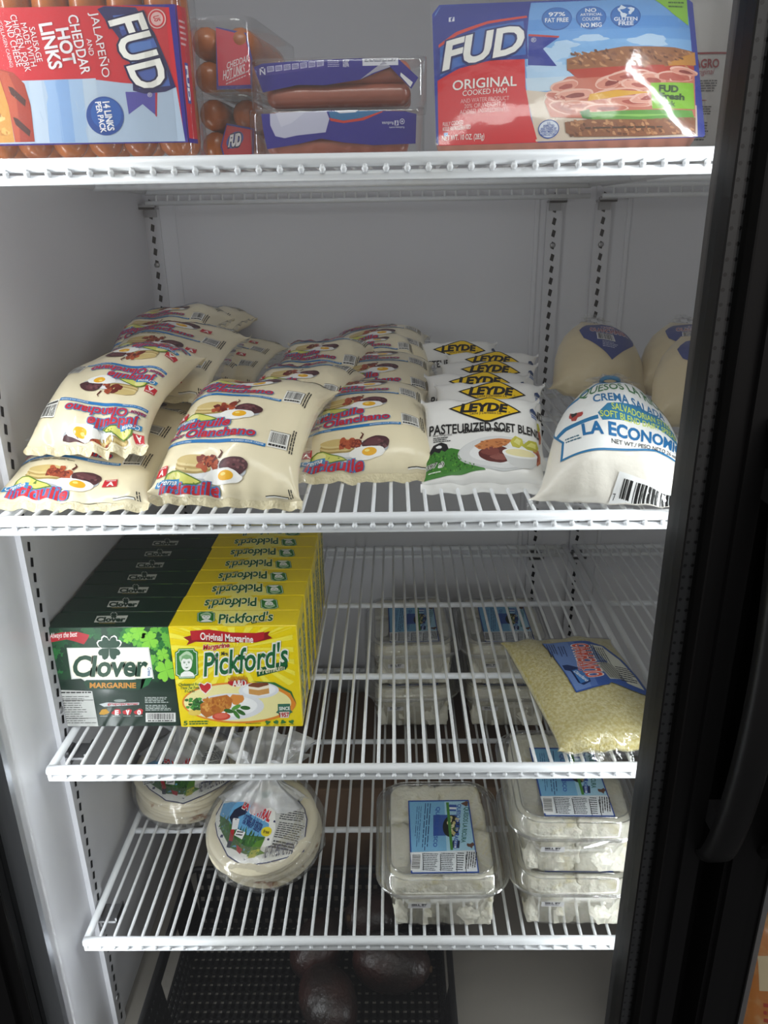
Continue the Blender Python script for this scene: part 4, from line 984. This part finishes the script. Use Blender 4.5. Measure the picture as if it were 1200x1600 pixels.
for sg in (-1, 1):
    g = MB(); x0 = sg*(bw/2-.012); dx = sg*.011
    def V(f, z): return (x0+dx*z/bh, -bd/2+.012+(bd-.024)*f, z)
    def seg(f0, f1, z0, z1, nu, nv):
        a_, b_, c_ = Vector(V(f0, z0)), Vector(V(f1, z0)), Vector(V(f0, z1)); slotted(g, a_, b_-a_, c_-a_, nu, nv, .02 if nu > 8 else .05, .08, .003)
    seg(0, .30, 0, bh, 7, 5); seg(.70, 1, 0, bh, 7, 5); seg(.30, .70, 0, bh*.48, 9, 3)
    a_, b_, c_ = Vector(V(.3, bh*.86)), Vector(V(.7, bh*.86)), Vector(V(.3, bh)); slotted(g, a_, b_-a_, c_-a_, 1, 1, .5, .5, .003)
    for f in (.30, .685):
        a_, b_, c_ = Vector(V(f, bh*.45)), Vector(V(f+.015, bh*.45)), Vector(V(f, bh)); slotted(g, a_, b_-a_, c_-a_, 1, 1, .5, .5, .003)
    g.build('basket_side', M_BASK, b)
g = MB(); ring = rrect(bw, bd, .016, bh, 6); g.tube(ring+[ring[0], ring[1]], .0042, 8); g.build('basket_rim', M_BASK, b)
M_AVO = mat('avocado_skin', '2a201d', .36, .6, bump=(130, 1.0, 3), vary=(18, '472722', .45, .8))
def avocado(label, loc, rot, seed, s=1.0):
    t = thing('avocado', label, 'avocado', loc, rot, 'dark avocados in the basket')
    g = MB(); rings = []; n = 40
    from mathutils import noise
    for i in range(1, 34):
        u = i/34; a = math.pi*u; z = -.052*math.cos(a); r_ = .037*math.sin(a)**.85*(1-.16*(u-.35)-.22*max(0, u-.55))
        ring = []
        for k in range(n):
            q = 2*math.pi*k/n; d = 1+.02*noise.noise(Vector((math.cos(q)*9, math.sin(q)*9, z*260+seed)))+.03*noise.noise(Vector((math.cos(q)*2, math.sin(q)*2, z*40+seed*3)))
            ring.append((r_*d*math.cos(q)*s, r_*d*math.sin(q)*s, z*s))
        rings.append(ring)
    g.loft(rings); g.build('avocado_flesh', M_AVO, t)
    k = MB(); k.loft([[(r2*math.cos(2*math.pi*q/10), r2*math.sin(2*math.pi*q/10), z2) for q in range(10)] for r2, z2 in ((.005, .048*s), (.0045, .0535*s), (.003, .0545*s))]); k.build('stem_end', mat('avocado_stem', '4a3726', .7, .2), t)
    return t
zl = zb0+.0385
avocado('dark avocado lying nearest the door in the basket', (.272, .062, zl), (math.radians(82), math.radians(10), math.radians(24)), 1, 1.02)
avocado('largest dark avocado, beside the handle hole farther from the side wall', (.355, .118, zl+.002), (math.radians(86), .2, math.radians(75)), 2, 1.06)
avocado('dark avocado directly behind the one nearest the door, under the shelf edge', (.252, .150, zl-.002), (math.radians(84), .3, math.radians(150)), 3, .97)
avocado('dark avocado at the rear wall of the basket, seen between the shelf wires', (.330, .180, zl+.020), (math.radians(60), .2, math.radians(-60)), 4, .95)
M_CARD = mat('brown_cardboard', '6e5743', .8, .2, bump=(60, .2), vary=(12, '5e4937', .4, .7))
cx = thing('cardboard_box', 'plain brown cardboard box on the case floor behind the basket', 'box', (.36, .30, ZF+.001))
bevel_box('box_body', (-.27, 0, 0), (.27, .26, .185), M_CARD, cx, .003)
g = MB(); g.box((-.27, -.0006, .1), (.27, -.0002, .101)); g.box((-.004, .0, .1851), (.004, .26, .1857)); g.build('box_seam', mat('card_seam', '5d432d', .8, .2), cx)

# ------------------------------------------------------------------ meat packs on the top shelf
Z1 = S1+.002
M_LINK = mat('smoked_link', 'c06a2a', .25, .5, bump=(60, .4, 3), vary=(30, '9a4518', .45, .75), coat=.5)
M_FRANK = mat('brown_frank', 'a8604c', .28, .5, bump=(80, .3, 3), vary=(22, '8a4a3a', .45, .75), coat=.4)
M_PACKFILM = clear('pack_film', .05, .45, .07, (28, .45))
def capsule(g, a, b, r, n=14):
    A, B = Vector(a), Vector(b); d = (B-A).normalized(); P = []; R = []
    for k in range(5): t = math.pi/2*(1-k/5); P.append(A+d*(r-r*math.sin(t))); R.append(max(.0004, r*math.cos(t)))
    for k in range(6): P.append(A+d*r+(B-A-2*r*d)*(k/5)); R.append(r*(1+.03*math.sin(k*2.1)))
    for k in range(1, 6): t = math.pi/2*k/5; P.append(B-d*r+d*r*math.sin(t)); R.append(max(.0004, r*math.cos(t)))
    g.tube(P, R, n)
# --- links pack with the sideways red label
hl = thing('sausage_pack', 'big pack of sausages with a red label turned sideways, by the side wall', 'sausage pack', (0, 0, 0))
for k in range(7):
    for j, yy in enumerate((.046, .073)):
        g = MB(); x = .014+.0292*k+.0; capsule(g, (x, yy, Z1+.001), (x, yy, Z1+.134), .0142); g.build('sausage', M_LINK, hl)
LZ = Z1+.0115; LH = .0955; LX0, LX1 = .002, .2030
a = Art(((-330, 15), (1085, 45), (1110, 880), (-330, 838)), (LX0, LZ, LX1, LZ+LH), 2)
NV = '34268c'
a.rect(-330, 0, 1112, 900, NV, 0)
a.poly([(-330, 24), (500, 14), (1052, 62), (1090, 868), (-330, 828)], 'd3202e', .4)
a.poly([(-330, 445), (560, 455), (760, 490), (1062, 530), (1094, 872), (-330, 826)], 'b9cbe0', .8)
for i, c in enumerate(('c6d6e8', '9fbfe6', '8fb4e2', 'aac6e6', 'c2d3e4')): a.poly([(230+75*i, 455), (310+75*i, 455), (310+75*i, 842+3*i), (225+75*i, 840+3*i)], c, .9+.01*i)
a.poly([(-330, 60), (0, 100), (40, 240), (70, 420), (95, 600), (98, 830), (-330, 825)], 'd59a45', 1.2)
for i in range(60): a.ell(a.r.uniform(-320, 60), a.r.uniform(180, 800), 26, 18, a.r.choice(('c2812f', 'e3b260', 'b06d22', 'e8c681')), 1.5, 9, a.r.random()*3, .25)
a.poly([(60, 370), (150, 400), (205, 470), (222, 600), (215, 832), (100, 830), (95, 600)], 'a8341d', 1.8); a.poly([(70, 380), (120, 400), (150, 500), (140, 700), (130, 830), (102, 830), (96, 600)], 'c05030', 2)
for yy in (540, 730): a.poly([(110, yy-60), (135, yy-50), (200, yy+30), (190, yy+70), (120, yy-10)], '4a1a12', 2.4)
a.poly([(660, 55), (700, 40), (870, 55), (960, 200), (1020, 380), (1060, 530), (1000, 555), (880, 562), (815, 540), (820, 400), (760, 220)], '241f5e', 2); a.poly([(740, 95), (870, 90), (950, 220), (1010, 400), (1030, 520), (850, 530), (840, 380), (790, 210)], '4a6ab8', 2.3)
for i, c in enumerate(('3a4a98', '5a82c8', '6f97d2', '4a62b0')): a.poly([(770+22*i, 180+75*i), (905+30*i, 170+78*i), (920+30*i, 245+78*i), (800+14*i, 255+75*i)], c, 2.4+.02*i)
a.poly([(770, 545), (945, 555), (940, 705), (862, 625), (778, 685)], '5750a8', 1.6); a.poly([(940, 555), (952, 560), (938, 710), (930, 700)], 'c22438', 1.7)
a.text('FUD', 712, 84, 1002, 528, 'f3efe6', 6, .025, 0, 76, ('1c1848', .045))
W_ = 'f4eef0'
a.text('JALAPEÑO', 606, 75, 698, 452, W_, 4, .0, 0, 84); a.text('AND', 584, 222, 616, 320, W_, 4, 0, 0, 86); a.text('CHEDDAR', 496, 82, 584, 430, W_, 4, .012, 0, 84)
a.text('HOT', 420, 150, 512, 364, W_, 4, .03, 0, 84); a.text('LINKS', 330, 118, 432, 392, W_, 4, .03, 0, 84)
a.text('SAUSAGE', 276, 140, 326, 345, W_, 4, 0, 0, 84); a.text('MADE WITH', 232, 115, 290, 370, W_, 4, 0, 0, 84); a.text('CHICKEN, PORK', 184, 68, 254, 400, W_, 4, 0, 0, 84); a.text('AND CHEESE', 146, 98, 214, 368, W_, 4, 0, 0, 84); a.text('(COLLAGEN CASING)', 106, 98, 160, 368, W_, 4, -.004, 0, 84)
a.ell(640, 690, 108, 122, '2450a0', 3, 36); a.ell(648, 676, 88, 98, '2d64b6', 3.1, 32)
a.text('14 LINKS', 634, 598, 688, 784, 'f2f2f6', 5, .035, 0, 86); a.text('PER PACK', 592, 598, 640, 796, 'f2f2f6', 5, .025, 0, 86)
a.ell(982, 124, 50, 56, 'e9b9b4', 3, 28); a.ell(982, 124, 43, 49, 'd3202e', 3.3, 28); a.ell(982, 124, 34, 39, 'e9b9b4', 3.5, 24); a.text('US', 962, 105, 1002, 140, 'd3202e', 4, .02, 0, 80)
a.text('®', 896, 556, 922, 584, W_, 5)
def hl_surf(x, z):
    return np.c_[x, .0308-.0003*np.sin((x-.004)*math.pi/.0292)**2+.0*z, z], np.repeat(np.array([[0, -1.0, 0]]), len(x), 0)
build_art(a, hl_surf, 'front_label', hl, clip=(LX0, LZ, LX1, LZ+LH), cut=.006, eps=.0004, step=.00014)
sa = Art(((0, 0), (10, 0), (10, 30), (0, 30)), (0, 0, .0135, LH), 3)
sa.rect(0, 0, 10, 30, 'c41f30', 0); sa.rect(0, 0, 1, 30, NV, 1); sa.rect(0, 29, 10, 30, NV, 1); sa.rect(3.5, 12, 6.8, 21, '4a4a9c', 1); sa.text('FUD', 4, 12.6, 6.4, 20.4, 'f0eef2', 2, .04, 0, 90)
sa.lines(2, 3, 8, 9, 5, 'e0b0b4', 1, .4, .3)
build_art(sa, plane_surf((LX1, .0308, LZ), (.35, .937, 0), (0, 0, 1)), 'side_label', hl, eps=.0003)
g = MB(); g.loft([rrect(.212, .060, .018, z_, 6, .103, .0595) for z_ in (Z1, Z1+.004, Z1+.03, Z1+.07, Z1+.11, Z1+.132, Z1+.137)]); g.build('pack_film', M_PACKFILM, hl)
# --- two small packs lying behind it
def small_pack(label, loc, rz, kind):
    t = thing('sausage_pack', label, 'sausage pack', loc, (0, 0, rz), 'red-labelled packs lying behind the big one')
    for k in range(2):
        g = MB(); capsule(g, (-.018, -.002, .0135+.0*k+.026*k), (-.018, .11, .0135+.026*k), .013); g.build('sausage', M_LINK, t)
        g = MB(); capsule(g, (.010, .006, .0135+.026*k), (.010, .12, .0135+.026*k), .013); g.build('sausage', M_LINK, t)
    if kind == 0:
        q = Art(((215, 225), (345, 290), (350, 510), (225, 455)), (0, 0, .030, .046), 4)
        q.poly([(200, 200), (320, 285), (345, 400), (348, 512), (215, 458)], NV, 0); q.poly([(200, 205), (314, 292), (338, 400), (340, 494), (222, 446)], 'cf2540', .6)
        q.text('CHEDDAR', 250, 368, 332, 394, 'f0dfe2', 2, .01, 0, 0, None, -8); q.text('HOT LINKS', 238, 394, 318, 432, 'f0dfe2', 2, .02, 0, 0, None, -10); q.lines(250, 436, 336, 462, 2, 'e3b8be', 2, .4, .2)
    else:
        q = Art(((210, 465), (312, 520), (300, 640), (235, 640)), (0, 0, .026, .030), 4)
        q.poly([(216, 460), (312, 540), (300, 642), (232, 642), (210, 590)], NV, 0); q.poly([(220, 478), (306, 545), (296, 642), (236, 642), (216, 590)], 'cc2233', .6)
        q.ell(256, 570, 26, 36, '4d5aa8', 1, 18, .2); q.text('FUD', 238, 545, 276, 600, 'f0eef2', 3, .05, .15, 0, ('1c1848', .08))
    x0 = -.004 if kind == 0 else -.006
    build_art(q, plane_surf((x0, -.006, .003 if kind == 0 else .002), (.93, .25, 0), (0, .25, .97)), 'front_label', t, eps=.0004)
    g = MB(); g.loft([rrect(.066, .150, .018, z_, 6, -.002, .055) for z_ in (-.0005, .004, .02, .035, .048, .0535)]); g.build('pack_film', M_PACKFILM, t)
    return t
small_pack('red-labelled sausage pack on the wires with a blue emblem on its end', (.225, .105, Z1+.001), -.10, 1)
small_pack('red-labelled sausage pack lying on top of the one with the blue emblem', (.224, .100, Z1+.056), -.16, 0)
# --- two blue frankfurter packs
def frank_pack(label, loc, rz, kind):
    t = thing('frankfurter_pack', label, 'sausage pack', loc, (0, 0, rz), 'blue-banded frankfurter packs')
    for j in range(2):
        for i, yy in enumerate((0, .021, .042)):
            g = MB(); capsule(g, (-.060, yy, .0092+.0165*j), (.060, yy, .0092+.0165*j), .0092); g.build('frankfurter', M_FRANK, t)
    q = Art(((70, 330), (1116, 330), (1110, 590), (70, 590)) if kind == 0 else ((70, 70), (1085, 70), (1085, 330), (70, 330)), (-.066, 0, .066, .0345), 6)
    BU = '2f2688'
    if kind == 0:
        q.poly([(105, 345), (170, 345), (560, 332), (1040, 345), (1116, 362), (1106, 528), (830, 532), (640, 515), (490, 490), (330, 520), (130, 545), (112, 440)], BU, 0)
        q.poly([(162, 345), (530, 334), (548, 380), (520, 455), (330, 470), (250, 484), (190, 472), (160, 410)], 'c3c2d6', 1); q.poly([(200, 340), (400, 336), (300, 400), (230, 420)], 'd2d1e0', 1.2)
        q.poly([(545, 340), (900, 336), (880, 350), (750, 385), (640, 395), (560, 385)], '2f6f9f', 1); q.poly([(580, 334), (740, 333), (720, 346), (620, 350)], 'dcdce4', 1.4); q.poly([(548, 374), (640, 392), (760, 378), (890, 342), (900, 346), (770, 392), (640, 406), (556, 392)], 'c8382e', 1.6)
        q.text('fudusa', 890, 402, 966, 420, 'c9c8dc', 2, .02, 0, 180); q.rect(972, 396, 998, 424, 'd2d1e4', 2); q.text('f', 978, 398, 992, 422, BU, 3, .05, 0, 180); q.ell(1022, 402, 16, 16, 'd2d1e4', 2, 16); q.ell(1022, 402, 12, 12, BU, 2.3, 16); q.ell(1022, 402, 6, 6, 'd2d1e4', 2.6, 12); q.text('fudusa.com', 938, 430, 1036, 442, 'c9c8dc', 2, .01, 0, 180)
    else:
        q.poly([(56, 104), (110, 85), (400, 72), (740, 68), (960, 76), (1085, 180), (1040, 240), (910, 120), (720, 184), (500, 210), (330, 205), (105, 242)], BU, 0)
        q.poly([(80, 110), (500, 76), (500, 116), (85, 156)], '45398f', .5)
        for k in range(7): q.poly([(140+52*k, 102-4*k), (184+52*k, 98-4*k), (184+52*k, 128-4*k), (140+52*k, 134-4*k)], 'b9b5d6', 1); q.lines(144+52*k, 106-4*k, 182+52*k, 128-4*k, 4, '3a3080', 1.5, .5, .2)
        q.lines(520, 78, 600, 116, 4, 'b9b5d6', 1, .4, .2); q.text('KEEP\nREFR', 616, 74, 654, 114, 'd6d4e6', 2, .02); q.rect(738, 70, 960, 110, 'd9d8e0', 1); q.lines(750, 76, 950, 92, 2, '33304a', 2, .5, .1)
        q.poly([(720, 184), (870, 88), (912, 118), (800, 150)], 'a9a6b4', 1); q.poly([(975, 150), (1050, 205), (1035, 230), (972, 168)], 'e9e8ea', 1.5)
        q.text('Ñ', 92, 104, 128, 146, 'd6d4e6', 2, .03)
    def sf(x, z):
        u = (z-.0172)/.0172; return np.c_[x, -.0106+.001*np.abs(u)**3, z], np.repeat(np.array([[0, -1.0, 0]]), len(x), 0)
    build_art(q, sf, 'paper_band', t, cut=.005, eps=.0006)
    g = MB(); g.loft([rrect(.146, .070, .012, z_, 5, 0, .0215) for z_ in (-.0006, .004, .018, .031, .0355)]); g.build('pack_film', M_PACKFILM, t)
    return t
frank_pack('blue-banded frankfurter pack lying on the shelf wires, white panel on its band', (.322, .062, Z1+.001), 0, 0)
frank_pack('blue-banded frankfurter pack lying on top of the other one', (.324, .066, Z1+.038), -.02, 1)
# --- cooked ham pack leaning back
M_HAMFILM = clear('ham_film', .035, .4, .10, (20, .25))
hp = thing('ham_pack', 'flat pack of sliced cooked ham with a sandwich picture, leaning on the top shelf', 'ham pack')
HW, HH = .214, .128
q = Art(((140, -14), (955, -16), (1006, 464), (164, 474)), (-HW/2, 0, HW/2, HH), 9)
q.poly([(143, 20), (165, -12), (930, -14), (958, 10), (1005, 455), (1000, 464), (172, 474), (164, 462)], '2b3c9c', 0)
q.poly([(152, 22), (168, -4), (900, -6), (938, 0), (980, 462), (176, 470)], '6ea3dc', .5)
for i in range(6): q.poly([(440, 70+40*i), (945+4*i, 60+40*i), (949+4*i, 104+40*i), (445, 116+40*i)], ('5a96d8', '6ba3de', '83b4e4', '9cc4ea', 'b4d2ee', 'c6daea')[i], .6+.02*i)
for x, y_, a_, b_ in ((520, 190, 60, 24), (500, 230, 50, 18), (560, 160, 40, 14), (820, 150, 60, 20), (640, 140, 50, 12)): q.ell(x, y_, a_, b_, 'b9d4ee', .8, 22, 0, .15)
q.poly([(440, 310), (600, 330), (975, 360), (982, 462), (480, 468)], 'd9c7b4', .85)
q.poly([(164, 250), (210, 220), (320, 200), (436, 200), (440, 300), (460, 400), (486, 470), (172, 474)], 'd8232b', 1)
q.poly([(146, 40), (170, -6), (456, -8), (448, 40), (442, 120), (446, 205), (330, 204), (230, 222), (164, 252)], '27348f', 1.3)
q.poly([(165, 130), (220, 95), (320, 66), (440, 52), (442, 60), (320, 76), (225, 106), (166, 140)], 'd8402e', 1.6); q.poly([(170, 140), (300, 90), (430, 72), (440, 190), (330, 196), (220, 216), (172, 240)], '3c6ab8', 1.5)
q.poly([(446, 125), (540, 135), (492, 172), (536, 232), (446, 226)], '2b3a98', 1.4); q.poly([(446, 120), (542, 130), (540, 136), (446, 127)], 'c8382e', 1.5)
q.text('FUD', 178, 126, 434, 226, 'f4f1ea', 6, .035, .12, 0, ('1d2468', .045), 42); q.text('®', 454, 134, 470, 150, 'e8e8f0', 5)
q.rect(196, 40, 214, 56, 'e6e8f2', 3); q.text('f', 201, 41, 210, 55, '27348f', 4, .05)
WW = 'f2eee8'
q.text('ORIGINAL', 212, 262, 412, 296, WW, 4, .012); q.text('COOKED HAM', 244, 300, 382, 318, WW, 4, 0); q.text('AND WATER PRODUCT', 238, 328, 390, 342, 'efb9b6', 4, -.004); q.text('20% OF WEIGHT IS', 250, 346, 380, 360, 'efb9b6', 4, -.004); q.text('ADDED INGREDIENTS', 236, 364, 388, 378, 'efb9b6', 4, -.004)
q.text('FULLY COOKED', 184, 398, 248, 411, WW, 4, 0); q.text('KEEP REFRIGERATED', 184, 414, 272, 427, WW, 4, 0); q.text('NET WT. 10 OZ. (283g)', 182, 442, 316, 464, WW, 4, .01)
for x, y_, t_ in ((534, 66, '97%\nFAT FREE'), (640, 66, 'NO\nARTIFICIAL\nCOLORS\nNO MSG'), (746, 64, '\nGLUTEN\nFREE')):
    q.ell(x, y_, 47, 44, '2a62ac', 2, 32); q.ell(x, y_, 43, 40, '3474be', 2.3, 32)
q.text('97%', 508, 44, 560, 60, 'eef2f8', 4, .02); q.text('FAT FREE', 497, 66, 570, 82, 'eef2f8', 4, .02)
q.text('NO', 622, 32, 656, 48, 'eef2f8', 4, .02); q.text('ARTIFICIAL', 606, 52, 674, 62, 'eef2f8', 4, .01); q.text('COLORS', 612, 68, 668, 80, 'eef2f8', 4, .01); q.text('NO MSG', 608, 88, 672, 104, 'eef2f8', 4, .02)
q.ell(746, 46, 24, 20, 'dfe8f2', 3, 16, 0, .25); q.ell(746, 46, 14, 11, '3474be', 3.5, 14, 0, .2); q.text('GLUTEN', 710, 70, 782, 84, 'eef2f8', 4, .02); q.text('FREE', 724, 86, 770, 100, 'eef2f8', 4, .02)
q.poly([(830, -8), (938, -8), (944, 92), (900, 60)], '8cc43a', 2); q.lines(880, 10, 936, 40, 2, '3d6a22', 3, .4, .3)
# sandwich picture
BR = ('9a6440', '86543a', 'b37a50', '6f432c', 'c58e62')
q.poly([(566, 210), (640, 190), (740, 172), (900, 172), (960, 180), (964, 232), (800, 240), (640, 248), (568, 250)], '9a6440', 3)
for i in range(90): q.ell(q.r.uniform(580, 950), q.r.uniform(185, 238), 9, 4, q.r.choice(BR), 3.2+i*.002, 7, q.r.random(), .2)
q.poly([(570, 246), (800, 236), (964, 228), (966, 262), (800, 268), (600, 276)], 'b8402e', 3.1); q.poly([(870, 232), (966, 180), (970, 225), (880, 236)], 'c98a3a', 3.15)
q.poly([(570, 270), (700, 258), (966, 250), (972, 400), (700, 408), (520, 400), (500, 350), (530, 300)], 'c9735e', 3)
HAMC = ('d98d78', 'c66f5c', 'e3a08c', 'bb5f4e', 'dd9682')
for i, (x, y_, rx_, ry_, ro) in enumerate(((560, 300, 44, 20, -.2), (540, 335, 40, 18, .2), (590, 330, 60, 20, -.1), (560, 370, 46, 20, .3), (610, 365, 60, 16, .1), (700, 290, 46, 24, -.3), (760, 270, 70, 20, -.1), (790, 300, 60, 18, .1), (720, 330, 80, 18, -.1), (830, 285, 46, 26, .2), (770, 355, 76, 18, .05), (690, 375, 70, 14, 0), (820, 340, 56, 20, -.2), (900, 270, 60, 18, .0), (930, 250, 46, 14, .1), (880, 360, 60, 16, 0))):
    q.ell(x, y_, rx_, ry_, 'eab9a6', 3.3+i*.04, 22, ro, .04); q.ell(x+2, y_+2, rx_*.9, ry_*.8, HAMC[i % 5], 3.32+i*.04, 22, ro, .06); q.ell(x+6, y_+3, rx_*.5, ry_*.4, ('a84c40', 'b5584a', '8e3c34')[i % 3], 3.34+i*.04, 16, ro, .08)
q.poly([(640, 330), (720, 318), (830, 326), (700, 344), (634, 352)], 'e0a832', 4.1)
q.poly([(640, 388), (760, 384), (960, 380), (970, 410), (800, 412), (650, 410)], '5f9c3c', 4); q.poly([(650, 396), (800, 396), (920, 396), (800, 404)], '8cc05a', 4.1); q.poly([(610, 385), (640, 378), (650, 410), (620, 404)], '3d7a30', 4.05)
q.poly([(566, 416), (650, 408), (800, 412), (972, 402), (974, 455), (800, 460), (600, 458), (572, 446)], '8f5a3c', 4)
for i in range(90): q.ell(q.r.uniform(580, 965), q.r.uniform(414, 454), 8, 4, q.r.choice(BR), 4.1+i*.002, 7, q.r.random(), .2)
q.poly([(826, 296), (962, 288), (968, 376), (834, 380)], '86bf2e', 5); q.text('FUD', 852, 302, 914, 326, '2c4a1a', 6.5, .05); q.text('Fresh', 854, 328, 934, 350, '2c4a1a', 6.5, .05); q.text('Pack', 856, 354, 906, 372, '3a5a24', 6.5, .02)
q.ell(517, 434, 33, 27, '3a5aa8', 3, 28); q.ell(517, 434, 30, 24, 'dfe4ee', 3.4, 28); q.text('U.S.\nINSPECTED\nAND PASSED BY\nDEPARTMENT OF\nAGRICULTURE', 490, 414, 544, 454, '3a5aa8', 4, .02)
q.lines(630, 432, 880, 442, 1, '5a4030', 5.5, .5, .05)
def ham_bulge(x, z):
    u, v = 2*x/HW, 2*z/HH-1; h = .007*np.maximum(0, 1-u**4)*np.maximum(0, 1-v**4); return h
def ham_surf(x, z): return np.c_[x, -.010-ham_bulge(x, z), z], np.repeat(np.array([[0, -1.0, 0]]), len(x), 0)
build_art(q, ham_surf, 'front_label', hp, clip=(-HW/2, 0, HW/2, HH), cut=.006, eps=.0004, step=.00014)
g = MB(); rings = []
for f, y_ in ((.97, .012), (1, .009), (1.0, -.006), (.99, -.0095)):
    rings.append([(p[0], y_, p[1]) for p in rrect(HW*f*.985, HH*f*.97, .010, 0, 5, 0, HH/2+.001)])
g.loft(rings, cap=(True, False)); g.build('pack_tray', mat('pink_ham', 'c98672', .4, .5, coat=.3), hp)
ux = np.linspace(-HW/2, HW/2, 40); uz = np.linspace(0, HH, 28); g = MB(); vs = []
for z_ in uz:
    for x_ in ux:
        e_ = math.sin(x_*150+z_*40)*math.sin(z_*190)*.0002; vs.append((x_*1.012, -.0125-float(ham_bulge(np.array([x_]), np.array([z_]))[0])+e_, z_*1.01-.0005))
g.add(vs, [(j*40+i, j*40+i+1, (j+1)*40+i+1, (j+1)*40+i) for j in range(27) for i in range(39)]); g.build('pack_film', M_HAMFILM, hp)
hp.location = (.5102, .034, Z1+.0015); hp.rotation_euler = (math.radians(-30), math.radians(-.8), 0)
# --- white printed bag behind the ham
ml = thing('tortilla_chip_bag', 'white printed bag with red lettering standing behind the ham pack', 'bag', (.640, .150, Z1+.001), (math.radians(-3), 0, math.radians(6)))
pw_ = Pouch(.10, .128, .040, seed=55, n=5, pw=.5, wr=.001); 
M_WBAG = mat('white_bag', 'd9d6d2', .4, .4, bump=(60, .25))
o = pw_.body('bag_body', M_WBAG, ml); ROT = Matrix.Translation((0, 0, .066)) @ Matrix.Rotation(math.pi/2, 4, 'X')
o.data.transform(ROT)
q = Art(((330, 180), (700, 180), (700, 1080), (330, 1080)), (-.012, -.058, .035, .058), 3)
q.rect(330, 488, 690, 500, 'a03038', 1); q.text('MILAGRO', 330, 530, 590, 588, 'a02a34', 3, .03); q.text('Original', 410, 592, 560, 640, 'b05058', 3, 0, .3)
q.lines(380, 665, 590, 745, 5, '4a4a4c', 2, .45, .15); q.lines(400, 790, 540, 800, 1, 'a04048', 2, .6, .2); q.lines(400, 830, 570, 890, 4, '4a4a4c', 2, .45, .15); q.lines(420, 930, 560, 1050, 7, '4a4a4c', 2, .5, .15)
me = build_art(q, pw_.surf, 'printed_film', ml, cut=.006, eps=.0005); me.data.transform(ROT)
s_ = pw_.seal(1, 'end_seal', M_CLEAR, ml, .016); s_.data.transform(ROT)
# --- package just visible through the second door
M_ORANGE = mat('orange_wrap', 'd9822a', .35, .5, vary=(30, 'e8c08a', .5, .75), coat=.4)
og = thing('orange_snack_pack', 'orange wrapped pack glimpsed through the second door beside the black frame', 'pack')
po = Pouch(.13, .17, .06, seed=66, n=4); po.body('pack_body', M_ORANGE, og)
q = Art(((0, 0), (10, 0), (10, 10), (0, 10)), (-.05, -.07, .05, .07), 3); q.poly([(0, 2), (10, 1), (10, 4), (0, 5)], 'f0d9b0', 0); q.lines(.4, 6, 4, 8, 3, 'c2452a', 1, .5, .2); q.ell(6, 7, 2, 1.4, 'f2e2c8', 1, 20)
build_art(q, po.surf, 'printed_film', og, cut=.006, eps=.0005)
loc, rot = po.place((.866, .020, ZF+.010), 64, 0); og.location = loc; og.rotation_euler = rot
